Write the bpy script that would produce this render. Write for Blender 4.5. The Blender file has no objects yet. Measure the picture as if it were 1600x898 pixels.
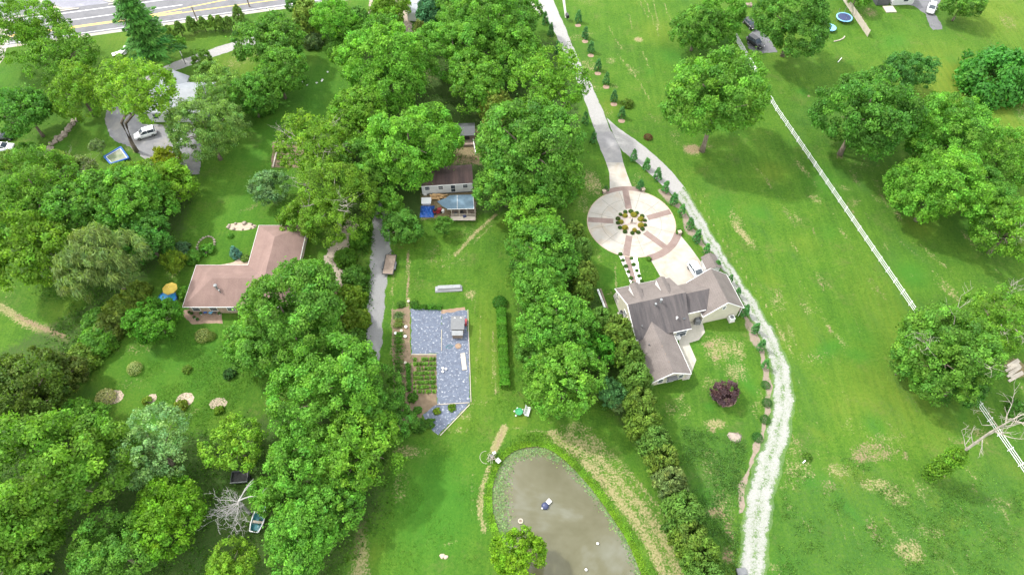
import bpy, bmesh, math, random
import numpy as np
from mathutils import Vector, Matrix

# ------------------------------------------------------------------ camera, sky, sun, exposure
scn = bpy.context.scene
H = 100.0                      # height of the drone above the lawn
FPX = 1067.0                   # focal length, pixels of a 1600 wide frame
TILT = math.radians(35)
cam = bpy.data.cameras.new('camera'); cam.sensor_width = 36; cam.lens = 36*FPX/1600
cam.clip_start = .5; cam.clip_end = 6000
camo = bpy.data.objects.new('camera', cam); scn.collection.objects.link(camo)
camo.location = (0, 0, H); camo.rotation_euler = (TILT, 0, 0); scn.camera = camo

SUN_EL, SUN_AZ = math.radians(50), math.atan2(-.90, .43)     # azimuth of the sun, clockwise from +y
w = bpy.data.worlds.new('World'); scn.world = w; w.use_nodes = True
wn = w.node_tree.nodes; wl = w.node_tree.links
sky = wn.new('ShaderNodeTexSky'); sky.sky_type = 'NISHITA'; sky.sun_disc = False
sky.sun_elevation = SUN_EL; sky.sun_rotation = SUN_AZ; sky.air_density = 1.0; sky.dust_density = 3.0; sky.ozone_density = .6
bg = wn['Background']; bg.inputs[1].default_value = .15
# broken fair-weather cloud over the blue: softens the shade and shows in the pond
tc = wn.new('ShaderNodeTexCoord'); cn = wn.new('ShaderNodeTexNoise'); cn.inputs['Scale'].default_value = 2.6; cn.inputs['Detail'].default_value = 6
cr = wn.new('ShaderNodeValToRGB'); cr.color_ramp.elements[0].position = .34; cr.color_ramp.elements[1].position = .58
cm = wn.new('ShaderNodeMix'); cm.data_type = 'RGBA'; cm.inputs[7].default_value = (12.0, 12.0, 11.8, 1)
wl.new(tc.outputs['Generated'], cn.inputs['Vector']); wl.new(cn.outputs['Fac'], cr.inputs[0]); wl.new(cr.outputs[0], cm.inputs[0])
wl.new(sky.outputs[0], cm.inputs[6]); wl.new(cm.outputs[2], bg.inputs[0])
sl = bpy.data.lights.new('sun', 'SUN'); sl.energy = 2.35; sl.angle = math.radians(3); sl.color = (1, .98, .94)
so = bpy.data.objects.new('sun', sl); scn.collection.objects.link(so)
sd = Vector((math.sin(SUN_AZ)*math.cos(SUN_EL), math.cos(SUN_AZ)*math.cos(SUN_EL), math.sin(SUN_EL)))
so.rotation_euler = sd.to_track_quat('Z', 'Y').to_euler(); so.location = sd*200
scn.view_settings.view_transform = 'Standard'; scn.view_settings.look = 'None'
scn.view_settings.gamma = 1; scn.view_settings.exposure = 1.10
scn.cycles.max_bounces = 6; scn.cycles.diffuse_bounces = 3; scn.cycles.transmission_bounces = 3

COL = scn.collection
rng = random.Random(7); nr = np.random.default_rng(7)

def at(px, py, z=0.0):
    """the world point at height z that the photo shows at pixel (px, py)"""
    u = (px-800)/FPX; v = (449-py)/FPX
    y = v*math.cos(TILT)+math.sin(TILT); zz = v*math.sin(TILT)-math.cos(TILT)
    t = (H-z)/-zz
    return Vector((u*t, y*t, z))
def depth(p): return p[1]*math.sin(TILT) + (H-p[2])*math.cos(TILT)
def mpp(p): return depth(p)/FPX            # metres per photo pixel

# ------------------------------------------------------------------ materials
class NT:
    def __init__(s, name):
        s.m = bpy.data.materials.new(name); s.m.use_nodes = True
        s.t = s.m.node_tree; s.b = s.t.nodes['Principled BSDF']; s.out = s.t.nodes['Material Output']
    def n(s, typ, **kw):
        x = s.t.nodes.new(typ)
        for k, v in kw.items(): setattr(x, k, v)
        return x
    def l(s, a, b): s.t.links.new(a, b)
    def pos(s): return s.n('ShaderNodeNewGeometry').outputs['Position']
    def obj(s): return s.n('ShaderNodeTexCoord').outputs['Object']
    def noise(s, vec, scale, detail=4, rough=.55, dist=0):
        x = s.n('ShaderNodeTexNoise'); x.inputs['Scale'].default_value = scale; x.inputs['Detail'].default_value = detail
        x.inputs['Roughness'].default_value = rough; x.inputs['Distortion'].default_value = dist
        s.l(vec, x.inputs['Vector']); return x.outputs['Fac']
    def ramp(s, fac, stops):
        x = s.n('ShaderNodeValToRGB'); e = x.color_ramp.elements
        while len(e) < len(stops): e.new(.5)
        for el, (p, c) in zip(e, stops):
            el.position = p; el.color = (*c, 1) if not isinstance(c, (int, float)) else (c, c, c, 1)
        s.l(fac, x.inputs[0]); return x.outputs[0]
    def mix(s, fac, a, b, mode='MIX'):
        x = s.n('ShaderNodeMix', data_type='RGBA', blend_type=mode)
        for sock, v in ((x.inputs[0], fac), (x.inputs[6], a), (x.inputs[7], b)):
            if isinstance(v, (int, float)): sock.default_value = v
            elif isinstance(v, tuple): sock.default_value = (*v, 1)
            else: s.l(v, sock)
        return x.outputs[2]
    def math(s, op, a, b=0.0, clamp=False):
        x = s.n('ShaderNodeMath', operation=op, use_clamp=clamp)
        for sock, v in ((x.inputs[0], a), (x.inputs[1], b)):
            if isinstance(v, (int, float)): sock.default_value = v
            else: s.l(v, sock)
        return x.outputs[0]
    def bump(s, h, strength=.4, dist=.05):
        x = s.n('ShaderNodeBump'); x.inputs['Strength'].default_value = strength; x.inputs['Distance'].default_value = dist
        s.l(h, x.inputs['Height']); s.l(x.outputs[0], s.b.inputs['Normal'])
    def stretch(s, vec, sc):
        x = s.n('ShaderNodeMapping'); x.inputs['Scale'].default_value = sc; s.l(vec, x.inputs['Vector']); return x.outputs[0]

def surf(name, c1, c2, scale=1.0, rough=.85, bump=.25, fine=12, space='obj', spots=None, metal=0):
    t = NT(name); v = t.obj() if space == 'obj' else t.pos()
    a = t.noise(v, scale, 5); b = t.noise(v, scale*fine, 3)
    f = t.math('ADD', t.math('MULTIPLY', a, .65), t.math('MULTIPLY', b, .35))
    c = t.ramp(f, [(.32, c1), (.68, c2)])
    if spots:
        c = t.mix(t.ramp(t.noise(v, spots[1], 5, .65), [(spots[2], 0.), (spots[2]+.1, 1.)]), c, spots[0])
    t.l(c, t.b.inputs['Base Color']); t.b.inputs['Roughness'].default_value = rough; t.b.inputs['Metallic'].default_value = metal
    if bump: t.bump(b, bump, .03)
    return t.m
def lighter(c, k): return tuple(min(1, x*k) for x in c)
PLAIN = {}
def plain(c, rough=.6, metal=0, k=.18):
    key = (c, rough, metal)
    if key not in PLAIN: PLAIN[key] = surf('plain_finish', lighter(c, 1-k), lighter(c, 1+k), 2.5, rough, .08, 9, metal=metal)
    return PLAIN[key]

def grass_color(t, v, weights=True):
    n1 = t.noise(v, .035, 3); n2 = t.noise(v, .22, 5, .6); n3 = t.noise(v, 1.6, 5, .65); n4 = t.noise(v, 7.0, 4, .7)
    f = t.math('ADD', t.math('ADD', t.math('MULTIPLY', n1, .3), t.math('MULTIPLY', n2, .35)), t.math('MULTIPLY', n3, .35))
    c = t.ramp(f, [(.38, (.033, .090, .008)), (.46, (.046, .116, .009)), (.54, (.063, .138, .011)), (.64, (.094, .153, .018))])
    st = t.noise(t.stretch(v, (.9, .07, 1)), 1.0, 4, .6); c = t.mix(t.ramp(st, [(.52, 0.), (.64, .5)]), c, (.074, .150, .016)); c = t.mix(t.ramp(st, [(.36, .42), (.47, 0.)]), c, (.034, .088, .008))
    n5 = t.noise(v, 2.8, 6, .8); c = t.mix(t.ramp(n5, [(.34, .8), (.52, 0.)]), c, (.020, .066, .007)); c = t.mix(t.ramp(n5, [(.54, 0.), (.72, .6)]), c, (.098, .150, .026))
    c = t.mix(t.ramp(n4, [(.25, .55), (.5, 0.)]), c, (.022, .075, .008))
    c = t.mix(t.math('MULTIPLY', t.ramp(n4, [(.58, 0.), (.78, 1.)]), .45), c, (.11, .16, .022))
    dry0 = t.ramp(t.noise(v, .55, 6, .7), [(.60, 0.), (.74, .45)])
    c = t.mix(dry0, c, (.130, .145, .05))
    br0 = t.ramp(t.noise(v, .16, 6, .75), [(.54, 0.), (.70, .55)]); c = t.mix(t.math('MULTIPLY', br0, t.ramp(n3, [(.35, 0.), (.6, 1.)])), c, (.110, .108, .040))
    if weights:
        def att(nm):
            a = t.n('ShaderNodeAttribute', attribute_name=nm); sp = t.n('ShaderNodeSeparateColor'); t.l(a.outputs['Color'], sp.inputs[0]); return sp.outputs
        g1 = att('g1'); g2 = att('g2')
        brk = t.noise(v, .9, 7, .72); brk2 = t.noise(v, 3.2, 5, .7)
        nb = t.math('MULTIPLY_ADD', t.math('ADD', t.math('MULTIPLY', brk, .4), t.math('MULTIPLY', brk2, .6)), 2.4); nb.node.inputs[2].default_value = -.72
        def hit(ch, lo=.35, w_=.16):          # weight against a broken noise: ragged patches
            s_ = t.math('SUBTRACT', t.math('ADD', ch, nb), .90)
            return t.ramp(s_, [(.06, 0.), (.34, .82)])
        stripes = t.n('ShaderNodeTexWave', wave_type='BANDS'); stripes.inputs['Scale'].default_value = .25; stripes.inputs['Distortion'].default_value = 2.0
        stripes.inputs['Detail'].default_value = 2
        t.l(v, stripes.inputs['Vector'])
        c = t.mix(t.math('MULTIPLY', g1[1], t.math('ADD', t.math('MULTIPLY', stripes.outputs['Fac'], .25), .55)), c, (.125, .165, .018))
        c = t.mix(t.math('MULTIPLY', g2[0], .8), c, (.034, .132, .012))
        c = t.mix(t.math('MULTIPLY', g2[1], t.ramp(brk2, [(.38, 0.), (.6, 1.)])), c, (.03, .085, .02))
        c = t.mix(hit(g1[0]), c, t.ramp(brk2, [(.3, (.16, .145, .055)), (.7, (.33, .275, .155))]))
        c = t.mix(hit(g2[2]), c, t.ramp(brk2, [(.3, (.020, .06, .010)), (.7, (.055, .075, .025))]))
        c = t.mix(hit(g1[2]), c, t.ramp(brk2, [(.3, (.13, .095, .05)), (.7, (.27, .20, .13))]))
    return c, n4, n3

def make_ground_mat():
    t = NT('lawn_grass'); v = t.pos()
    c, n4, n3 = grass_color(t, v)
    t.l(c, t.b.inputs['Base Color']); t.b.inputs['Roughness'].default_value = .95
    t.b.inputs['Specular IOR Level'].default_value = .15
    t.bump(t.math('ADD', n4, t.math('MULTIPLY', n3, .6)), .7, .18)
    return t.m

def lane_mat(name, c1, c2, grass_amt=.35, scale=3.0, center_grass=0.0, track=0.0):
    """gravel strip: 'edge' attribute is 0 on the axis and 1 at the rim; grass eats in from the rim"""
    t = NT(name); v = t.pos()
    a = t.n('ShaderNodeAttribute', attribute_name='edge').outputs['Fac']
    gcol, n4, n3 = grass_color(t, v, False)
    s1 = t.noise(v, scale, 6, .7); s2 = t.noise(v, scale*5, 3, .8); s0 = t.noise(v, .35, 3)
    c = t.ramp(t.math('ADD', t.math('MULTIPLY', s1, .5), t.math('MULTIPLY', s2, .5)), [(.32, c1), (.62, c2)])
    b = t.noise(v, 2.3, 6, .78); bb = t.noise(v, .45, 4, .6)
    e = t.math('ADD', t.math('MULTIPLY', t.math('POWER', a, 5.0), .22), t.math('ADD', t.math('MULTIPLY', b, .62), t.math('MULTIPLY', bb, .34)))
    if center_grass:
        aa = t.math('SUBTRACT', 1.0, t.math('MULTIPLY', t.math('ABSOLUTE', t.math('SUBTRACT', a, track)), 2.2), True)
        e = t.math('ADD', e, t.math('MULTIPLY', t.math('SUBTRACT', .55, aa), .10))
    wd = t.ramp(t.noise(v, 3.0, 6, .8, .4), [(.44, 0.), (.56, 1.)]); big_ = t.noise(v, .22, 3, .6)
    wd = t.math('MULTIPLY', wd, t.math('ADD', t.math('MULTIPLY', t.math('ABSOLUTE', t.math('SUBTRACT', a, track)), .5), t.math('MULTIPLY', t.math('SUBTRACT', big_, .22), 2.2)), True); c = t.mix(t.math('MULTIPLY', wd, .78 if center_grass else .15), c, (.105, .145, .07))
    f = t.ramp(e, [(.70-grass_amt*.5, 0.), (.80-grass_amt*.5, .92)])
    c = t.mix(f, c, gcol)
    t.l(c, t.b.inputs['Base Color']); t.b.inputs['Roughness'].default_value = .95
    t.bump(s2, .5, .06)
    return t.m

def concrete_mat(name, c1, c2, stain, cell=0.0):
    t = NT(name); v = t.pos()
    a = t.noise(v, .5, 6, .65); b = t.noise(v, 9, 4)
    c = t.ramp(t.math('ADD', t.math('MULTIPLY', a, .6), t.math('MULTIPLY', b, .4)), [(.35, c1), (.65, c2)])
    c = t.mix(t.ramp(t.noise(v, .28, 6, .7, .6), [(.48, 0.), (.68, .8)]), c, stain)
    t.l(c, t.b.inputs['Base Color']); t.b.inputs['Roughness'].default_value = .9; t.bump(b, .15, .02)
    return t.m

def brick_mat(name, c1, c2, mortar, scale=4.0, space='pos'):
    t = NT(name); v = t.pos() if space == 'pos' else t.obj()
    x = t.n('ShaderNodeTexBrick'); x.inputs['Scale'].default_value = scale; x.inputs['Color1'].default_value = (*c1, 1)
    x.inputs['Color2'].default_value = (*c2, 1); x.inputs['Mortar'].default_value = (*mortar, 1); x.inputs['Mortar Size'].default_value = .03
    t.l(v, x.inputs['Vector'])
    c = t.mix(t.ramp(t.noise(v, .8, 5), [(.4, 0.), (.7, .5)]), x.outputs['Color'], lighter(c1, .75))
    t.l(c, t.b.inputs['Base Color']); t.b.inputs['Roughness'].default_value = .9
    return t.m

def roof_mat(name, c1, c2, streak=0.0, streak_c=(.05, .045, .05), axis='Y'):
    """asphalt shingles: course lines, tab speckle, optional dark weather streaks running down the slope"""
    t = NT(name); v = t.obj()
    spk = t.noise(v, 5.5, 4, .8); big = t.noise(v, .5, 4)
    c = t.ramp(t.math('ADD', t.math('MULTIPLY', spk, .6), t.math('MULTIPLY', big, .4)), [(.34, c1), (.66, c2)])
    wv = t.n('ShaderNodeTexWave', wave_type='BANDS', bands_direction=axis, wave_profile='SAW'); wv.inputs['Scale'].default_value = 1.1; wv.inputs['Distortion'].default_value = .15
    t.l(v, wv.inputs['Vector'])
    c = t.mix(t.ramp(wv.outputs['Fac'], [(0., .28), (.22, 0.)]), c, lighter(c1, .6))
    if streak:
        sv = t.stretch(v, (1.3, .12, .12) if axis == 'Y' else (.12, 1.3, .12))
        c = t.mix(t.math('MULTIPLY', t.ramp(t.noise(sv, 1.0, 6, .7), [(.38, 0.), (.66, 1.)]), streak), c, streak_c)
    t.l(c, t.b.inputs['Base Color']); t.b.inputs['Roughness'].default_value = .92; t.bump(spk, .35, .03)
    return t.m

def leaf_mat(name, rough=.6, trans=.40):
    t = NT(name)
    oi = t.n('ShaderNodeObjectInfo'); at_ = t.n('ShaderNodeAttribute', attribute_name='tint')
    c = t.mix(1.0, oi.outputs['Color'], at_.outputs['Color'], 'MULTIPLY'); c = t.mix(1.0, c, (1.22, 1.10, .92), 'MULTIPLY')
    t.l(c, t.b.inputs['Base Color']); t.b.inputs['Roughness'].default_value = rough; t.b.inputs['Specular IOR Level'].default_value = .2
    tr = t.n('ShaderNodeBsdfTranslucent'); t.l(t.mix(1.0, c, (1.35, 1.5, .6), 'MULTIPLY'), tr.inputs['Color'])
    mx = t.n('ShaderNodeMixShader'); mx.inputs[0].default_value = trans
    t.l(t.b.outputs[0], mx.inputs[1]); t.l(tr.outputs[0], mx.inputs[2]); t.l(mx.outputs[0], t.out.inputs['Surface'])
    return t.m

def siding_mat(name, c):
    t = NT(name); v = t.obj()
    wv = t.n('ShaderNodeTexWave', wave_type='BANDS', bands_direction='Z', wave_profile='SAW'); wv.inputs['Scale'].default_value = 1.6
    t.l(v, wv.inputs['Vector'])
    c_ = t.mix(t.ramp(wv.outputs['Fac'], [(0., .35), (.2, 0.)]), t.ramp(t.noise(v, .9, 4), [(.3, lighter(c, .9)), (.7, lighter(c, 1.06))]), lighter(c, .55))
    t.l(c_, t.b.inputs['Base Color']); t.b.inputs['Roughness'].default_value = .6
    return t.m

def glass_mat():
    t = NT('window_glass'); t.l(t.ramp(t.noise(t.obj(), 1.5, 2), [(.3, (.02, .03, .04)), (.7, (.06, .08, .1))]), t.b.inputs['Base Color'])
    t.b.inputs['Roughness'].default_value = .08; return t.m

def water_mat():
    t = NT('murky_pond_water'); v = t.pos()
    a = t.noise(v, .09, 4, .6, .8); b = t.noise(v, .5, 3)
    c = t.ramp(t.math('ADD', t.math('MULTIPLY', a, .8), t.math('MULTIPLY', b, .2)), [(.36, (.068, .064, .028)), (.5, (.092, .088, .048)), (.64, (.132, .134, .100))])
    t.l(c, t.b.inputs['Base Color']); t.b.inputs['Roughness'].default_value = .03
    t.bump(t.noise(v, 1.3, 3), .03, .03); return t.m

def bark(name, c1, c2):
    t = NT(name); v = t.stretch(t.obj(), (3, 3, .6)); n = t.noise(v, 2.5, 5)
    t.l(t.ramp(n, [(.35, c1), (.65, c2)]), t.b.inputs['Base Color']); t.b.inputs['Roughness'].default_value = .95; t.bump(n, .6, .05); return t.m

M = dict(
    grass=make_ground_mat(), leaf=leaf_mat('foliage'), needle=leaf_mat('needle_foliage', .7, .12), water=water_mat(), glass=glass_mat(),
    bark=bark('bark', (.10, .075, .055), (.22, .18, .14)), pale_bark=bark('pale_bark', (.19, .165, .135), (.34, .31, .265)),
    concrete=concrete_mat('pale_concrete', (.27, .255, .225), (.345, .325, .29), (.27, .215, .155)),
    joint=plain((.13, .12, .10), .9),
    patio=concrete_mat('patio_concrete', (.27, .26, .215), (.36, .34, .29), (.21, .20, .16)),
    asphalt=concrete_mat('grey_asphalt', (.105, .105, .113), (.142, .142, .151), (.09, .09, .098)),
    drive=concrete_mat('worn_drive_asphalt', (.175, .17, .175), (.24, .235, .235), (.29, .275, .26)),
    court=concrete_mat('parking_court', (.125, .125, .135), (.19, .19, .198), (.25, .235, .215)),
    darkasphalt=concrete_mat('dark_asphalt', (.14, .14, .17), (.20, .20, .23), (.25, .25, .27)),
    paver=brick_mat('red_brick_pavers', (.155, .10, .085), (.205, .142, .122), (.20, .17, .155)),
    islandpaver=concrete_mat('island_pavers', (.29, .24, .212), (.38, .32, .285), (.26, .235, .20)),
    yellow=surf('yellow_road_paint', (.62, .40, .08), (.72, .50, .14), 2, .8, .05, space='pos'),
    whitepaint=surf('white_road_paint', (.62, .62, .62), (.76, .76, .76), 2, .8, .05, space='pos'),
    whitegravel=lane_mat('white_gravel', (.15, .148, .14), (.36, .355, .345), .41, 3.0, .85, .45),
    lanegravel=lane_mat('grey_white_gravel', (.205, .20, .195), (.305, .295, .29), .06, 2.4),
    greygravel=lane_mat('grey_gravel', (.125, .123, .128), (.205, .202, .205), .16, 5.0),
    tangravel=lane_mat('tan_gravel', (.20, .165, .13), (.31, .255, .205), .16, 3.0),
    mulchstrip=lane_mat('reddish_mulch', (.14, .105, .08), (.25, .195, .155), .40, 3.0),
    mulch=surf('tan_mulch', (.17, .112, .08), (.29, .205, .15), 2.2, .95, .6, 6, 'pos'),
    pinkmulch=surf('pale_stone_mulch', (.27, .205, .155), (.42, .34, .265), 2.5, .95, .6, 6, 'pos'),
    whitestone=surf('white_edging_stone', (.55, .53, .47), (.78, .75, .69), 4, .9, .5, 5, 'pos'),
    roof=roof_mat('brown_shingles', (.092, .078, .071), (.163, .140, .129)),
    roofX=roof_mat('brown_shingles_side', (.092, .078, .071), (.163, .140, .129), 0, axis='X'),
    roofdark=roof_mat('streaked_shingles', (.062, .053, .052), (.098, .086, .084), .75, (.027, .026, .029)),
    roofpink=roof_mat('pinkish_shingles', (.138, .088, .075), (.225, .150, .128), .35, (.115, .075, .066)),
    roofrust=roof_mat('weathered_maroon_shingles', (.046, .030, .031), (.085, .058, .057), .38, (.20, .12, .10)),
    roofgrey=surf('light_grey_metal_roof', (.165, .18, .20), (.24, .255, .275), .8, .55, .05),
    porchroof=surf('blue_grey_sheet_roof', (.075, .125, .17), (.12, .185, .235), .5, .85, .05),
    siding=siding_mat('cream_siding', (.47, .44, .35)), whitesiding=siding_mat('white_siding', (.50, .51, .505)),
    brick=brick_mat('tan_brick', (.34, .24, .17), (.44, .33, .25), (.5, .45, .4), 3, 'obj'),
    white=surf('white_trim', (.60, .60, .585), (.70, .70, .685), 2, .55, .05), vinyl=surf('white_vinyl', (.66, .66, .67), (.74, .74, .75), 2, .45, .03),
    wood=surf('weathered_boards', (.13, .10, .078), (.24, .185, .145), 2.5, .9, .3), palewood=surf('pale_boards', (.32, .28, .225), (.44, .395, .33), 2, .9, .2),
    tarp=surf('blue_grey_ground_cloth', (.042, .054, .086), (.096, .120, .170), 1.6, .6, .8, 4, spots=((.34, .36, .39), 2.6, .57)),
    bluetarp=surf('blue_tarp', (.008, .05, .25), (.018, .10, .38), 1.2, .4, .5, 5),
    greywood=bark('grey_dead_wood', (.22, .21, .20), (.36, .35, .335)),
    black=plain((.02, .02, .022), .5), darkgrey=plain((.06, .065, .07), .55), grey=plain((.12, .125, .13), .55), rubber=plain((.018, .018, .018), .9),
    steel=plain((.22, .23, .235), .5, .3), red=plain((.24, .025, .03), .45), teal=plain((.03, .16, .18), .5), blue=plain((.02, .10, .36), .4),
    navy=plain((.03, .04, .10), .5), poolblue=plain((.04, .26, .52), .15), lightblue=plain((.16, .38, .56), .4), yellow_c=plain((.40, .29, .045), .8),
    stone=surf('field_stone', (.17, .14, .115), (.32, .27, .22), 1.5, .95, .5), dirt=surf('bare_dirt', (.16, .105, .07), (.27, .19, .13), 1.2, .95, .5, 6, 'pos'),
    soil=surf('brown_soil', (.10, .07, .042), (.19, .14, .09), 1.2, .95, .5, 6, 'pos'), orange=surf('sawn_lumber', (.42, .24, .10), (.62, .42, .22), 1.5, .9, .3),
    carwhite=plain((.74, .75, .76), .22, 0, .04), carsilver=plain((.48, .51, .55), .25, .2, .05), carblack=plain((.02, .02, .024), .2, 0, .1), lamp=plain((.75, .75, .72), .15), taillamp=plain((.4, .02, .02), .2),
)

# ------------------------------------------------------------------ mesh building
class MB:
    def __init__(s): s.v = []; s.f = []
    def add(s, vs, fs):
        o = len(s.v); s.v += [tuple(x) for x in vs]; s.f += [tuple(i+o for i in f) for f in fs]; return s
    def box(s, c, d, rz=0, rx=0, ry=0):
        m = Matrix.Rotation(rz, 3, 'Z') @ Matrix.Rotation(ry, 3, 'Y') @ Matrix.Rotation(rx, 3, 'X'); c = Vector(c)
        vs = [c + m @ Vector((x*d[0]/2, y*d[1]/2, z*d[2]/2)) for z in (-1, 1) for x, y in ((-1, -1), (1, -1), (1, 1), (-1, 1))]
        return s.add(vs, [(3, 2, 1, 0), (4, 5, 6, 7), (0, 1, 5, 4), (1, 2, 6, 5), (2, 3, 7, 6), (3, 0, 4, 7)])
    def prism(s, pts, z0, z1):
        n = len(pts)
        a = sum(pts[i][0]*pts[(i+1) % n][1]-pts[(i+1) % n][0]*pts[i][1] for i in range(n))
        if a < 0: pts = pts[::-1]
        vs = [(p[0], p[1], z0) for p in pts] + [(p[0], p[1], z1) for p in pts]
        return s.add(vs, [tuple(range(n))[::-1], tuple(range(n, 2*n))] + [(i, (i+1) % n, n+(i+1) % n, n+i) for i in range(n)])
    def sheet(s, pts, z):
        n = len(pts); a = sum(pts[i][0]*pts[(i+1) % n][1]-pts[(i+1) % n][0]*pts[i][1] for i in range(n))
        if a < 0: pts = pts[::-1]
        return s.add([(p[0], p[1], z) for p in pts], [tuple(range(n))])
    def tube(s, pts, rad, n=8, cap=True):
        pts = [Vector(p) for p in pts]
        if isinstance(rad, (int, float)): rad = [rad]*len(pts)
        vs = []; up = Vector((0, 0, 1))
        for i, p in enumerate(pts):
            d = (pts[min(i+1, len(pts)-1)]-pts[max(i-1, 0)]).normalized()
            a = d.cross(up if abs(d.z) < .95 else Vector((1, 0, 0))).normalized(); b = d.cross(a)
            vs += [p + (a*math.cos(k*2*math.pi/n)+b*math.sin(k*2*math.pi/n))*rad[i] for k in range(n)]
        fs = [(i*n+k, i*n+(k+1) % n, (i+1)*n+(k+1) % n, (i+1)*n+k) for i in range(len(pts)-1) for k in range(n)]
        if cap: fs += [tuple(range(n)), tuple(range((len(pts)-1)*n, len(pts)*n))[::-1]]
        return s.add(vs, fs)
    def lathe(s, c, prof, n=20, sx=1, sy=1):
        c = Vector(c); vs = [c+Vector((r*math.cos(k*2*math.pi/n)*sx, r*math.sin(k*2*math.pi/n)*sy, z)) for r, z in prof for k in range(n)]
        fs = [(i*n+k, i*n+(k+1) % n, (i+1)*n+(k+1) % n, (i+1)*n+k) for i in range(len(prof)-1) for k in range(n)]
        fs += [tuple(range(n))[::-1], tuple(range((len(prof)-1)*n, len(prof)*n))]
        return s.add(vs, fs)
    def rock(s, c, r, rg, flat=.7):
        bm = bmesh.new(); bmesh.ops.create_icosphere(bm, subdivisions=2, radius=1)
        ph = rg.random()*9
        for v in bm.verts:
            k = 1+.22*math.sin(3*v.co.x+ph)*math.cos(2.6*v.co.y+ph)+.14*math.sin(5*v.co.z+ph*2)
            v.co *= k
        bm.verts.index_update()
        rx = rg.uniform(.8, 1.25)
        s.add([Vector(c)+Vector((v.co.x*r*rx, v.co.y*r, v.co.z*r*flat)) for v in bm.verts], [tuple(v.index for v in f.verts) for f in bm.faces]); bm.free(); return s
    def build(s, name, mat, parent=None, smooth=False):
        me = bpy.data.meshes.new(name); me.from_pydata(s.v, [], s.f); me.validate()
        bm = bmesh.new(); bm.from_mesh(me); bmesh.ops.recalc_face_normals(bm, faces=bm.faces)
        bm.to_mesh(me); bm.free()
        me.materials.append(M[mat] if isinstance(mat, str) else mat)
        if smooth: me.shade_smooth()
        o = bpy.data.objects.new(name, me); COL.objects.link(o)
        if parent: o.parent = parent
        return o

def tag(o, label, cat, group=None):
    o['label'] = label; o['category'] = cat
    if group: o['group'] = group
    return o
def thing(name, label, cat, loc=(0, 0, 0), rz=0, group=None):
    o = bpy.data.objects.new(name, None); COL.objects.link(o); o.empty_display_size = .5
    o.location = (loc[0], loc[1], loc[2] if len(loc) > 2 else 0); o.rotation_euler = (0, 0, rz)
    return tag(o, label, cat, group)
def lab(o, text): o['label'] = text; return o
def dup(root, loc, rz, label, group=None):
    r = root.copy(); COL.objects.link(r); r.location = (loc[0], loc[1], loc[2] if len(loc) > 2 else 0); r.rotation_euler = (0, 0, rz); r['label'] = label
    if group: r['group'] = group
    for ch in list(root.children):
        c = ch.copy(); COL.objects.link(c); c.parent = r
        for g in ch.children:
            d = g.copy(); COL.objects.link(d); d.parent = c
    return r
def struct(o, kind='structure'): o['kind'] = kind; return o

def px_poly(pts, z=0): return [tuple(at(x, y, z)[:2]) for x, y in pts]
def flat(name, pts, z, mat, thick=0.0, jit=0.0):
    """level ground surface from world outline"""
    if jit:
        out = []; rg = random.Random(len(pts)*31+int(z*1000))
        for i in range(len(pts)):
            a = Vector(pts[i]); b = Vector(pts[(i+1) % len(pts)]); n = max(1, int((b-a).length/.5))
            for k in range(n):
                p = a.lerp(b, k/n); out.append((p.x+rg.uniform(-jit, jit), p.y+rg.uniform(-jit, jit)))
        pts = out
    m = MB()
    if thick: m.prism(pts, z-thick, z)
    else: m.sheet(pts, z)
    return struct(m.build(name, mat))
def resample(pts, step):
    pts = [Vector(p[:2]) for p in pts]; L = [0]
    for a, b in zip(pts, pts[1:]): L.append(L[-1]+(b-a).length)
    n = max(2, int(L[-1]/step)+1); out = []
    for i in range(n):
        d = L[-1]*i/(n-1); k = 0
        while k < len(L)-2 and L[k+1] < d: k += 1
        out.append(pts[k].lerp(pts[k+1], (d-L[k])/max(1e-6, L[k+1]-L[k])))
    return out
def smoothline(pts, it=2):
    pts = [Vector(p[:2]) for p in pts]
    for _ in range(it):
        q = [pts[0]]
        for a, b in zip(pts, pts[1:]): q += [a.lerp(b, .25), a.lerp(b, .75)]
        q.append(pts[-1]); pts = q
    return pts
def lane(name, left, right, z, mat, seed=1, jit=.35, n=90, across=10):
    """ribbon between two edge lines (world), wobbling rims, 'edge' attribute for the gravel material"""
    rg = random.Random(seed)
    def fit(l):
        l = smoothline(l); L = resample(l, .05); return [L[int(i*(len(L)-1)/(n-1))] for i in range(n)]
    A, B = fit(left), fit(right); vs = []; fs = []; e = []
    ph = [rg.uniform(0, 6) for _ in range(6)]
    for i in range(n):
        d = (B[i]-A[i]).normalized()
        wa = jit*(math.sin(i*.55+ph[0])+.7*math.sin(i*1.3+ph[1])+rg.uniform(-.5, .5))*.5; wb = jit*(math.sin(i*.47+ph[2])+.7*math.sin(i*1.15+ph[3])+rg.uniform(-.5, .5))*.5
        a = A[i]+d*wa; b = B[i]+d*wb
        for k in range(across+1):
            f = k/across; p = a.lerp(b, f); vs.append((p.x, p.y, z)); e.append(abs(f*2-1))
    w_ = across+1
    for i in range(n-1):
        for k in range(across): fs.append((i*w_+k, i*w_+k+1, (i+1)*w_+k+1, (i+1)*w_+k))
    me = bpy.data.meshes.new(name); me.from_pydata(vs, [], fs)
    at_ = me.attributes.new('edge', 'FLOAT', 'POINT'); at_.data.foreach_set('value', e)
    me.materials.append(M[mat]); o = bpy.data.objects.new(name, me); COL.objects.link(o)
    return struct(o)

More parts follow.
